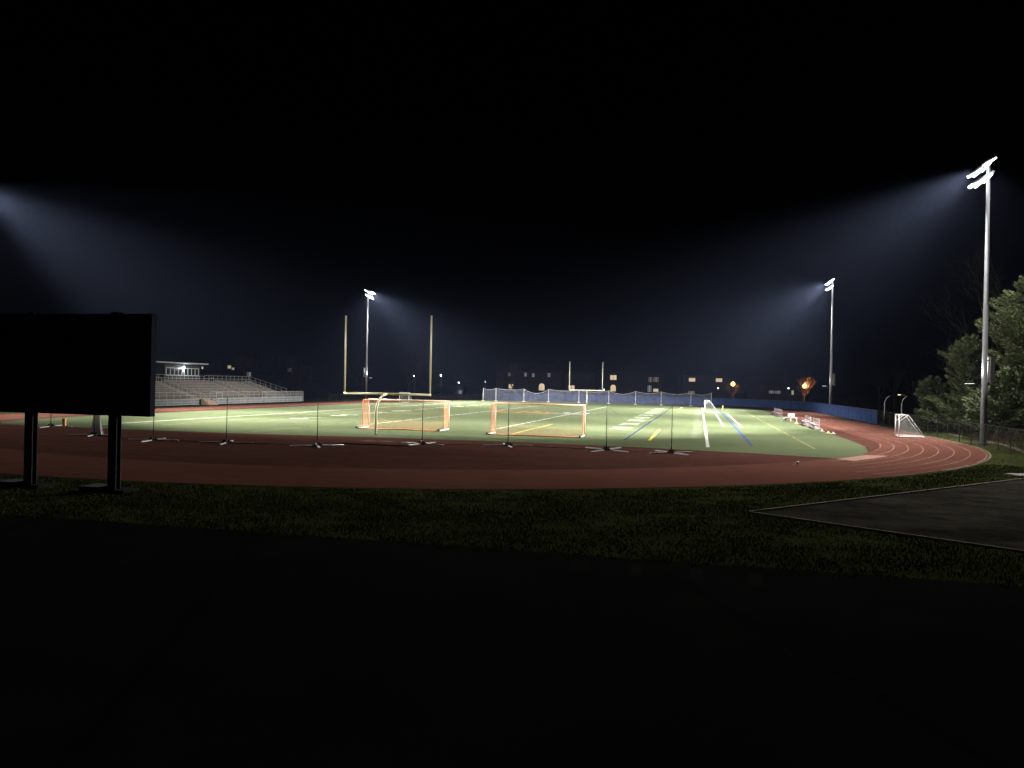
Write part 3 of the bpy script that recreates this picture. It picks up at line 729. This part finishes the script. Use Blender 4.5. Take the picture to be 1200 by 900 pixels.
for k in range(0, 31): 
    y = k * 1.5
    if 14.8 < y < 18: continue
    m.box(.06, .10, y, y + .05, 0, .9)
m.build('skirt_frame', 'rail', t)
m = MB()
for k in range(5): bx(m, -49.0 + 1.5 - k * .3, -49.0 + 1.5 - k * .3 - .3, 46.3, 48.3, 0, .18 * (k + 1))
m.build('entry_steps', 'ramp_tan', t)
for y in (46.2, 48.4):
    railing([q(-47.6, y, .05), q(-49.0, y, .9)], .7, .95, 'stair_rail', (.5, 1.0), .04)
railing([q(-47.5, 63.2, .02), q(-49.0, 63.2, .9)], .75, .8, 'stair_rail', (1.0,), .04)
# gate frames on the front railing
for y in (50.0, 63.0):
    m = bx(MB(), -48.93, -48.97, y, y + 1.6, .9, .98); bx(m, -48.93, -48.97, y, y + 1.6, 1.82, 1.9); bx(m, -48.93, -48.97, y, y + .08, .98, 1.82); bx(m, -48.93, -48.97, y + 1.52, y + 1.6, .98, 1.82)
    m.build('gate_frame', 'white_trim', t)
# understructure
m = MB()
for y in range(33, 75, 5):
    for k in (2, 5, 8): m.tube([q(X0 - k * .76, y, 0), q(X0 - k * .76, y, .85 + k * .25)], .05, 6)
m.build('frame_legs', 'rail', t)
# press box on top of the bleachers
t = thing('press_box', 'dark press box with white framed windows on top of the bleachers', 'press box', (-58.4, 50.2, 0))
MB().box(-3.2, 0, 0, 8.9, 3.38, 6.05).build('wall', 'box_siding', t)
r_ = MB(); r_.poly([(-3.6, -3.2, 6.02), (.9, -3.2, 6.30), (.9, 10.0, 6.30), (-3.6, 10.0, 6.02)]).poly([(-3.6, -3.2, 6.20), (-3.6, 10.0, 6.20), (.9, 10.0, 6.48), (.9, -3.2, 6.48)])
r_.quad((.9, -3.2, 6.30), (.9, 10, 6.30), (.9, 10, 6.48), (.9, -3.2, 6.48)).quad((-3.6, -3.2, 6.02), (-3.6, -3.2, 6.2), (.9, -3.2, 6.48), (.9, -3.2, 6.3)).quad((-3.6, 10, 6.02), (.9, 10, 6.3), (.9, 10, 6.48), (-3.6, 10, 6.2)).quad((-3.6, -3.2, 6.02), (-3.6, 10, 6.02), (-3.6, 10, 6.2), (-3.6, -3.2, 6.2))
r_.build('roof', 'white_trim', t)
for s0_, s1_ in ((.3, 4.3), (4.75, 8.6)):
    wd = MB(); zz0, zz1 = 4.35, 5.6
    wd.box(.0, .07, s0_, s1_, zz0, zz0 + .1).box(.0, .07, s0_, s1_, zz1 - .1, zz1)
    for k in range(5):
        y = s0_ + (s1_ - s0_ - .1) * k / 4; wd.box(.0, .07, y, y + .1, zz0 + .1, zz1 - .1)
    wf = wd.build('window', 'white_trim', t)
    MB().box(.003, .025, s0_ + .1, s1_ - .1, zz0 + .1, zz1 - .1).build('pane', 'dark_glass', wf)
m = MB().box(.0, .05, 0, 8.9, 3.9, 3.97).box(.0, .05, 0, 8.9, 4.27, 4.33); m.build('trim', 'grey_box', t)
MB().box(.0, .05, 4.4, 4.65, 5.0, 6.0).build('mast_trim', 'white_trim', t)
for y, mm, rr, nm in ((4.4, 'lens_white', .20, 1), (9.3, 'lens_dim', .12, 2)):
    w_ = MB().box(.05, .34, y - .14, y + .14, 5.84, 5.98).build('wall_lamp', 'grey_box', t)
    MB().lathe([(0, .05), (.06, rr), (.2, rr), (.28, .05)], (.24, y, 5.56), 10).build('bulb', mm, w_)
    if nm == 1:
        d = bpy.data.lights.new('lamp_light', 'POINT'); d.energy = 110; d.shadow_soft_size = .2; d.color = (.95, .97, 1); lo = bpy.data.objects.new('lamp_light', d); COL.objects.link(lo); lo.parent = t; lo.location = (.7, y, 5.5)
o = thing('camera_stand', 'small grey speaker cabinet on the top corner rail of the bleachers', 'speaker', (-58.2, 73.6, 4.45))
MB().box(-.25, .25, -.3, .3, .1, .85).build('cabinet', 'grey_box', o); MB().tube([(0, 0, -1.0), (0, 0, .1)], .04, 6).build('pole', 'rail', o)

# ------------------------------------------------------------------ team benches and field clutter
def bench():
    t = thing('team_bench', 'x', 'bench', (0, 0, 0), 0, 'aluminium team benches beside the turf')
    L = 5.2
    for x in (0, .16): MB().box(x, x + .14, 0, L, .45, .49).build('seat_plank', 'bench_metal', t)
    for z in (.72, .92): MB().box(.36, .39, 0, L, z, z + .13).build('back_plank', 'bench_metal', t)
    for k in range(6):
        y = .15 + k * (L - .3) / 5
        MB().box(-.05, -.0, y, y + .05, 0, .44).box(-.05, .6, y, y + .05, .40, .44).box(-.12, .72, y, y + .05, 0, .045).box(.395, .44, y, y + .05, .045, 1.0).build('leg', 'bench_metal', t)
    MB().box(-.30, -.06, 0, L, .10, .14).build('foot_plank', 'dark_rubber', t)
    return t
b0 = bench(); b0.location = (35.3, 34.6, 0); b0['label'] = 'silver team bench beside the turf, far half of the nearer pair'
dup(b0, (35.35, 28.6, 0), R(-1), 'silver team bench nearest to the curve of the track')
dup(b0, (35.2, 64.5, 0), R(1), 'silver team bench near the white drink cooler, nearer of the far pair')
dup(b0, (35.1, 70.6, 0), 0, 'silver team bench farthest along the turf edge')
t = thing('drink_cooler', 'white drink coolers on a white cart between the benches', 'cooler', (35.1, 48.5, 0), R(20))
MB().box(-.5, .5, -.9, .9, .42, .47).build('table_top', 'cooler_white', t)
for x in (-.42, .42):
    for y in (-.8, .8): MB().tube([(x, y, 0), (x * .9, y * .9, .42)], .03, 6).build('leg', 'white_metal', t)
for y in (-.5, .35): MB().lathe([(0, .2), (.06, .24), (.42, .25), (.46, .2), (.5, .08)], (0, y, .47), 14).build('jug', 'cooler_white', t)
MB().box(-.45, -.1, .95, 1.5, 0, .35).build('crate', 'cooler_white', t)
def cone(x, y, label, m='cone_yellow', s=1.0):
    t = thing('field_cone', label, 'cone', (x, y, 0), .4, 'pale flat cones by the benches')
    MB().lathe([(0.03, .24 * s), (.08, .2 * s), (.3 * s, .07 * s), (.34 * s, .04 * s)], n=14).build('cone_body', m, t)
    MB().box(-.3 * s, .3 * s, -.3 * s, .3 * s, 0, .03).build('base', m, t)
cone(35.0, 41.6, 'yellow cone at the far end of the nearer benches', s=.6); cone(35.4, 24.4, 'white cone just past the nearest bench', 'cooler_white', .6)
cone(35.5, 21.2, 'yellow cone closest to the track curve', s=.6); cone(35.8, 20.4, 'pale cone lying next to the yellow one nearest the curve', 'cooler_white', .55)
o = MB().lathe([(0.012, .05), (.05, .11), (.12, .125), (.19, .11), (.235, .04)], n=14).build('ball', 'cooler_white'); o.scale = (.7, .7, .7); o.location = (28.9, -12.4, -.01); tag(o, 'small white ball lying on the dim red track', 'ball')

# curved lamp posts behind the fence
def curved(x, y, s, lit, label):
    t = thing('curved_lamp_post', label, 'lamp post', (x, y, 0), R(13.5) if s > 0 else R(193.5), 'curved grey posts behind the fence')
    MB().tube([(0, 0, -.05), (0, 0, 2.2)], .075, 8).build('lower_pole', 'rail', t)
    MB().tube([(0, 0, 2.2), (0, 0, 2.32)], .10, 8).build('joint', 'rail', t)
    MB().tube([(0, 0, 2.32)] + [(1.1 * (1 - math.cos(R(a))), 0, 2.32 + 1.15 * math.sin(R(a))) for a in range(10, 71, 10)], .05, 8).build('curved_arm', 'rail', t)
    if lit:
        hd = MB().box(-.55, .05, -.1, .1, 3.62, 3.72).build('lamp_head', 'rail', t); MB().box(-.53, -.2, -.08, .08, 3.57, 3.617).build('lens', 'lens_warm', hd)
        MB().tube([(.75, 0, 3.38), (.1, 0, 3.66)], .03, 6).build('head_arm', 'rail', t)
        d = bpy.data.lights.new('lamp_light', 'POINT'); d.energy = 14; d.color = (1, .65, .35); d.shadow_soft_size = .1; lo = bpy.data.objects.new('lamp_light', d); COL.objects.link(lo); lo.parent = t; lo.location = (-.4, 0, 3.4)
curved(49.2, 63.0, 1, False, 'curved grey post bending right behind the chain link fence')
curved(51.2, 62.0, 1, True, 'curved grey post with a small lit lamp above the white goal')
curved(53.6, 58.5, -1, False, 'curved grey post bending left near the bare trees')

# ------------------------------------------------------------------ trees
def branch(m, p, d, L, r, depth, rg, spread=.55, up=.12, sides=5):
    n = 4; pts = [p]; rad = [r]
    for k in range(n):
        d = (d + Vector((rg.gauss(0, .13), rg.gauss(0, .13), rg.gauss(0, .09) + up * .3))).normalized()
        p = p + d * (L / n); pts.append(p); rad.append(max(r * (1 - .55 * (k + 1) / n), .006))
    m.tube(pts, rad, sides if depth > 2 else 3, cap=False)
    if depth == 0: return
    nb = 3 if depth > 1 else 4
    for k in range(nb):
        i = rg.randint(1, n) if k else n
        az = rg.uniform(0, 2 * math.pi); o = d.orthogonal().normalized(); o = (Matrix.Rotation(az, 3, d) @ o)
        nd = (d + o * rg.uniform(spread * .6, spread * 1.5) + Vector((0, 0, up))).normalized()
        branch(m, pts[i], nd, L * rg.uniform(.58, .8), rad[i] * .72, depth - 1, rg, spread, up, sides)
def bare_tree(x, y, h, seed, label, depth=5, m='pale_bark', z=0, group='bare trees round the field'):
    rg = random.Random(seed)
    t = thing('bare_tree', label, 'tree', (x, y, z), 0, group)
    tr = MB(); th = h * .28; tr.tube([(0, 0, -.3), (0, 0, th * .5), (rg.gauss(0, .1), rg.gauss(0, .1), th)], [h * .022, h * .018, h * .015], 8)
    tr.build('trunk', m, t, True)
    cr = MB()
    for k in range(5):
        az = 2 * math.pi * k / 5 + rg.uniform(-.4, .4); tilt = rg.uniform(.15, .75)
        branch(cr, Vector((0, 0, th * rg.uniform(.75, 1.0))), Vector((math.cos(az) * tilt, math.sin(az) * tilt, 1)).normalized(), h * .27, h * .011, depth - 1, rg)
    cr.build('crown', m, t)
    return t
def pine(x, y, h, rad, seed, label, leaf, n_bough, z0f=.08, dens=1.0):
    rg = random.Random(seed)
    t = thing('pine_tree', label, 'tree', (x, y, 0), 0, 'evergreen trees behind the fence')
    MB().tube([(0, 0, -.3), (0, 0, h * .5), (.1, 0, h * .97)], [h * .022, h * .014, .02], 8).build('trunk', 'bark', t, True)
    lim = MB(); fv = []
    for k in range(n_bough):
        f = (k + rg.random()) / n_bough; z = h * (z0f + (0.97 - z0f) * f)
        env = math.sin(min(1, (1 - f) * 1.15 + .05) * math.pi / 2) ** .8 * (0.75 + .25 * math.sin(f * 9 + seed))
        L = rad * env * rg.uniform(.65, 1.12) + .2; az = rg.uniform(0, 2 * math.pi); up = rg.uniform(-.08, .30) + .35 * f
        d = Vector((math.cos(az), math.sin(az), up)).normalized(); p0 = Vector((0, 0, z))
        pts = [p0 + d * (L * s) + Vector((0, 0, -.10 * L * math.sin(s * math.pi) + .07 * L * s * s)) for s in (0, .3, .6, .85, 1)]
        lim.tube(pts, [max(.02, L * .014), L * .010 + .008, .018, .012, .006], 4, cap=False)
        side = Vector((-math.sin(az), math.cos(az), 0))
        nt_ = int(L * 32 * dens) + 8
        for q_ in range(nt_):                                     # sprays of needles along flat, fan-like boughs
            s = rg.uniform(.22, 1.05) ** .8; i = min(3, int(s * 4)); c = pts[0] + (pts[4] - pts[0]) * s; c.z = pts[i].z + (pts[min(4, i + 1)].z - pts[i].z) * (s * 4 - i if s < 1 else 1)
            wsp = L * .30 * math.sin(min(1, s) * 2.6 + .25)
            c = c + side * rg.gauss(0, wsp * .55) + Vector((0, 0, rg.gauss(.03, .10)))
            for n_ in range(3):
                dd = (d * rg.uniform(.4, 1.2) + side * rg.uniform(-1, 1) + Vector((0, 0, rg.uniform(-.25, .65)))).normalized()
                wv = dd.cross(Vector((rg.gauss(0, .5), rg.gauss(0, .5), 1))).normalized() * rg.uniform(.022, .05); ln = rg.uniform(.16, .36)
                fv += [c - wv, c + wv, c + dd * ln + wv * .3, c + dd * ln - wv * .3]
    lim.build('limbs', 'bark', t)
    m = MB(); m.v = [tuple(v) for v in fv]; m.f = [(k, k + 1, k + 2, k + 3) for k in range(0, len(fv), 4)]
    m.build('crown', leaf, t)
    return t
pine(49.6, 28.6, 9.6, 3.9, 1, 'mid-height green pine left of the near floodlight pole', 'leaf_pine', 150)
pine(52.0, 21.5, 14.6, 5.2, 2, 'tallest green pine behind the near floodlight pole', 'leaf_pine', 250)
pine(54.5, 13.5, 14.0, 5.0, 5, 'green pine at the right edge of the photo', 'leaf_cedar', 210)
pine(47.6, 33.5, 5.6, 2.4, 8, 'small bushy evergreen at the left foot of the pines', 'leaf_cedar', 90, .02)
pine(49.0, 18.0, 6.0, 2.8, 11, 'low dark evergreen behind the fence, right of the near floodlight pole', 'leaf_cedar', 100, .02)
bare_tree(54.5, 48.0, 14.5, 21, 'dim bare tree left of the tallest pine', 5, group='bare trees behind the pines')
bare_tree(61.0, 51.0, 23.0, 22, 'tall bare tree rising above the tallest pine', 6, group='bare trees behind the pines')
bare_tree(51.0, 50.0, 7.0, 23, 'small reddish bare tree near the curved posts', 5, 'twig', group='bare trees behind the pines')
# undergrowth behind the fence
rg = random.Random(4); m = MB()
for k in range(520):
    x = rg.uniform(45.8, 51); y = rg.uniform(-8, 19)
    if math.hypot(x - 45.3, y - 11) < .7: continue
    p = Vector((x, y, 0)); d = Vector((rg.gauss(0, .35), rg.gauss(0, .35), 1)).normalized(); L = rg.uniform(.4, 1.3) * (.6 if x < 47 else 1)
    pts = [p]
    for s in range(3): d = (d + Vector((rg.gauss(0, .25), rg.gauss(0, .25), -.1))).normalized(); p = p + d * L / 3; pts.append(p)
    m.tube(pts, [.016, .012, .008, .004], 3, cap=False)
    for s in range(2):
        e = pts[rg.randint(1, 3)]; m.tube([e, e + Vector((rg.gauss(0, .3), rg.gauss(0, .3), rg.uniform(.05, .4)))], [.008, .004], 3, cap=False)
tag(m.build('undergrowth', 'twig'), 'brown tangled brush growing behind the chain link fence', 'brush', kind='stuff')
# trees behind the bleachers and the far end
protos = [bare_tree(-72, 60, 13, 31, 'bare tree just left of the press box, behind the bleachers', 5, 'bark', 0, 'dark bare trees beyond the field'),
          bare_tree(-70, 92, 12, 32, 'bare tree behind the right end of the bleachers', 5, 'bark', 0, 'dark bare trees beyond the field')]
spots = [(-80, 78, 'behind the press box'), (-66, 104, 'second to the right of the bleachers'), (-76, 112, 'between the bleachers and the left uprights'), (-60, 128, 'left of the far left floodlight pole'),
         (-52, 140, 'right of the far left floodlight pole'), (-42, 152, 'left of the near goalpost gooseneck'), (-27, 156, 'at the left end of the row of houses'), (70, 150, 'right of the far right floodlight pole'),
         (62, 128, 'behind the blue fence near the right floodlight pole'), (84, 132, 'far right beyond the fence'), (40, 196, 'between the two orange street lamps'), (-4, 190, 'behind the middle houses')]
for k, (x, y, wh) in enumerate(spots):
    o = dup(protos[k % 2], (x, y, 0), k * 1.3, 'bare tree ' + wh, 'dark bare trees beyond the field'); s = .8 + .3 * ((k * 7) % 5) / 5
    o.scale = (s, s, s)
# ------------------------------------------------------------------ houses beyond
VW = R(13.48)
def house(loc, W, D, H, roofh, wins, label, m='brick', door=None, lamp=None, hip=True):
    """local x along the facade, -y faces the field; wins: (x, z, w, h, kind, arch)"""
    t = thing('house', label, 'house', loc, VW, 'houses beyond the far end of the field')
    MB().box(-W / 2, W / 2, 0, D, -.5, H).build('wall', m, t)
    e = .4; r = MB(); a, b, c, d = (-W / 2 - e, -e, H), (W / 2 + e, -e, H), (W / 2 + e, D + e, H), (-W / 2 - e, D + e, H)
    r1, r2 = (-W / 2 + D * .35, D / 2, H + roofh), (W / 2 - D * .35, D / 2, H + roofh)
    r.quad(a, b, r2, r1).quad(c, d, r1, r2).tri(b, c, r2).tri(d, a, r1).quad((a[0], a[1], H + .01), (d[0], d[1], H + .01), (c[0], c[1], H + .01), (b[0], b[1], H + .01))
    rf = r.build('roof', 'roof_dark', t); MB().box(W * .2, W * .2 + .8, D * .5, D * .5 + .6, H + roofh * .3, H + roofh + .7).build('chimney', m, rf)
    for (x, z, w_, h_, kind, arch) in wins:
        w_, h_ = w_ * .9, h_ * .85
        f = MB().box(x - w_ / 2 - .08, x + w_ / 2 + .08, -.08, .0, z - h_ / 2 - .08, z + h_ / 2 + .08).build('window', 'white_trim' if kind != 'dark_glass' else 'siding', t)
        p = MB(); half = w_ / 2
        p.box(x - half, x - .10, -.10, -.083, z - h_ / 2, z + h_ / 2).box(x + .10, x + half, -.10, -.083, z - h_ / 2, z + h_ / 2)
        if arch:
            pts = [(x + half * math.cos(R(an)), -.10, z + h_ / 2 + .08 + half * .8 * math.sin(R(an))) for an in range(0, 181, 20)]
            p.poly(pts)
        p.build('pane', kind, f)
    if door is not None:
        dd = MB().box(door - .5, door + .5, -.08, 0, 0, 2.1).build('door', 'siding', t); MB().box(door + .3, door + .36, -.12, -.083, 1.0, 1.1).build('handle', 'rail', dd)
    if lamp:
        x, z, mm = lamp; q_ = MB().box(x - .1, x + .1, -.3, 0, z + .1, z + .2).build('wall_lamp', 'rail', t); MB().lathe([(0, .05), (.05, .17), (.2, .17), (.26, .05)], (x, -.3, z - .16), 8).build('bulb', mm, q_)
    return t
# facade line: points at x=P along the depth-230 line
def fp(P): return (P, 173.75 + (P - 0) * 0.2397, 0)
def lx(P, C): return (P - C) / math.cos(VW)
def wn(C, lst): return [(lx(P, C), z, w_, h_, k, a) for (P, z, w_, h_, k, a) in lst]
DG = 'dark_glass'
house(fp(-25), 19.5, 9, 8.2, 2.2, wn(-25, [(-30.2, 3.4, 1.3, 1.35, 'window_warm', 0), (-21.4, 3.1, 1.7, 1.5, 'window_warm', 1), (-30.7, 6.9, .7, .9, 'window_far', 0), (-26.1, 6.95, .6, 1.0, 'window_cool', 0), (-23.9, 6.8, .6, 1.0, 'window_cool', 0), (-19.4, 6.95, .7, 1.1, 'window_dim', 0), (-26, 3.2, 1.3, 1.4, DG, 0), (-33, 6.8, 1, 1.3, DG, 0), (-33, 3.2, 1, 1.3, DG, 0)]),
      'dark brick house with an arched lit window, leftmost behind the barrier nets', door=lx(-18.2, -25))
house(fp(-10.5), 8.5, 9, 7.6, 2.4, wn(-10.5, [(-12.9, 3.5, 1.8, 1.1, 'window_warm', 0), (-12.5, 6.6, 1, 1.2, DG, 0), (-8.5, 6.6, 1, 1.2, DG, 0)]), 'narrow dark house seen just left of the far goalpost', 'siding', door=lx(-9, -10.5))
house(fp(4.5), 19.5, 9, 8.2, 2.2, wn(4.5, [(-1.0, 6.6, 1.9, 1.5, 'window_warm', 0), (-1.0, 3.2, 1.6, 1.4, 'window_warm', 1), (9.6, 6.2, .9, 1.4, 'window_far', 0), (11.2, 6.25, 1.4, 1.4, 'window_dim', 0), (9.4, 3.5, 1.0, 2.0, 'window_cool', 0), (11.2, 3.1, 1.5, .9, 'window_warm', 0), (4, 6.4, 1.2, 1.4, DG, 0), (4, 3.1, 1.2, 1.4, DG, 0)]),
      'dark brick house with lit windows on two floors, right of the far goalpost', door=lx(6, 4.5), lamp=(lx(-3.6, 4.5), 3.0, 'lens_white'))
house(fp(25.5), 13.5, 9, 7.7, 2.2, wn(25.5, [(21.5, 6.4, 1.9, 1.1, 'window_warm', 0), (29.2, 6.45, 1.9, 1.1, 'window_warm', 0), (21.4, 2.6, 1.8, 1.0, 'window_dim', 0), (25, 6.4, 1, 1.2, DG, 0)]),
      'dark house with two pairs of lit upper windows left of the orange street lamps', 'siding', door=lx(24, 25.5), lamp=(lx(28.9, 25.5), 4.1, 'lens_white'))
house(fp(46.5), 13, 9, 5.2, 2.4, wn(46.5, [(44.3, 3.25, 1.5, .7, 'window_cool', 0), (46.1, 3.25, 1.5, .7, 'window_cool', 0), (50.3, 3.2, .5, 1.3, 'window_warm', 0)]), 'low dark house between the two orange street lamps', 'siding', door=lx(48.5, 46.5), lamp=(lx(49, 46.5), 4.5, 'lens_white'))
for k, (x, y, ws, lab) in enumerate([(-110, 150, [(-2.3, 2.2, .9, .9, 'window_warm', 0), (-1.2, 1.7, .6, .6, 'window_warm', 0), (.8, 1.9, .8, .8, DG, 0)], 'dark house on the hill with a small bright window above the bleachers'),
                                   (-124, 172, [(-.5, 3.0, 1.4, 1.4, 'window_dim', 0), (3.5, 2.6, 1.0, 1.6, 'window_dim', 0)], 'farther dark house on the hill, left of the other'),
                                   (-106, 176, [(-1.2, 3.2, 1.2, 1.0, 'window_far', 0), (1.8, 3.2, 1, 1, DG, 0)], 'rightmost dark house on the hill')]):
    house((x, y, hz(x, y)), 9, 7, 4.2, 1.6, ws, lab, 'siding')
# street lamps
def street_lamp(x, y, h, kind, label, power, col):
    t = thing('street_lamp', label, 'street lamp', (x, y, 0), VW, 'street lamps beyond the far end')
    MB().tube([(0, 0, -.1), (0, 0, h + .1)], [.1, .06], 8).build('pole', 'black_steel', t)
    MB().tube([(0, 0, h + .05), (0, -.5, h + .25), (0, -1.0, h + .22)], .035, 6).build('arm', 'black_steel', t)
    hd = MB().box(-.2, .2, -1.45, -.9, h + .14, h + .26).build('lamp_head', 'grey_box', t)
    r_ = .62 if kind == 'lens_sodium' else .2  # sodium globe swollen so the lamp's halo is built into its size
    MB().lathe([(0, .04), (.1 * r_ / .2, r_ * .75), (.2 * r_ / .2, r_), (.3 * r_ / .2, r_ * .8), (.4 * r_ / .2, .05)], (0, -1.2, h + .13 - .4 * r_ / .2), 10).build('globe', kind, hd)
    d = bpy.data.lights.new('lamp_light', 'POINT'); d.energy = power; d.color = col; d.shadow_soft_size = .25
    lo = bpy.data.objects.new('lamp_light', d); COL.objects.link(lo); lo.parent = t; lo.location = (0, -2.1, h - .1)
street_lamp(32.4, 169.3, 5.75, 'lens_sodium', 'orange street lamp, left one of the two', 1000, (1, .38, .1))
street_lamp(51.7, 173.9, 5.6, 'lens_sodium', 'orange street lamp shining through a bare tree, right one of the two', 2200, (1, .38, .1))
street_lamp(-57.8, 160, 6.0, 'lens_white', 'white street lamp between the near uprights, left one', 350, (.9, .95, 1))
street_lamp(-50.2, 161.8, 6.2, 'lens_white', 'white street lamp just right of the near right upright', 350, (.9, .95, 1))
street_lamp(-45.1, 163, 4.2, 'lens_white', 'low white street lamp beside a pale kiosk', 250, (.9, .95, 1))
street_lamp(-37.5, 164.8, 4.6, 'lens_dim', 'dim street lamp left of the blue fence', 60, (1, .9, .8))
o = thing('kiosk', 'small pale kiosk under the low white street lamp', 'kiosk', (-45.6, 165.2, 0), VW)
MB().box(-1.1, 1.1, 0, 2, -.2, 2.3).build('wall', 'siding', o); MB().tri((-1.4, -.2, 2.3), (1.4, -.2, 2.3), (0, 1, 3.3)).tri((1.4, -.2, 2.3), (1.4, 2.2, 2.3), (0, 1, 3.3)).tri((1.4, 2.2, 2.3), (-1.4, 2.2, 2.3), (0, 1, 3.3)).tri((-1.4, 2.2, 2.3), (-1.4, -.2, 2.3), (0, 1, 3.3)).build('roof', 'roof_dark', o)
MB().box(-.7, .7, -.05, 0, .9, 1.9).build('window', 'window_cool', o)
bare_tree(32.9, 169.2, 6.6, 42, 'small bare tree added beside the left orange street lamp to catch its glow', 5, 'pale_bark', 0, 'trees by the street lamps')  # tree added so its twigs carry the lamp's orange halo
bare_tree(52.1, 173.6, 8.6, 41, 'bare tree lit orange beside the right orange street lamp', 5, 'pale_bark', 0, 'trees by the street lamps')
# ------------------------------------------------------------------ haze
hb = MB().box(-330, 330, -90, 420, -1.6, 60)
hm = bpy.data.materials.new('haze'); hm.use_nodes = True; n = hm.node_tree.nodes; n.remove(n['Principled BSDF'])
pv = n.new('ShaderNodeVolumePrincipled'); pv.inputs['Color'].default_value = (.46, .58, 1.0, 1); pv.inputs['Density'].default_value = HAZE; pv.inputs['Anisotropy'].default_value = 0.15
hm.node_tree.links.new(pv.outputs[0], n['Material Output'].inputs['Volume']); MATS['haze'] = hm
tag(hb.build('haze', 'haze'), 'thin bluish night mist lit by the floodlights', 'haze', kind='stuff')
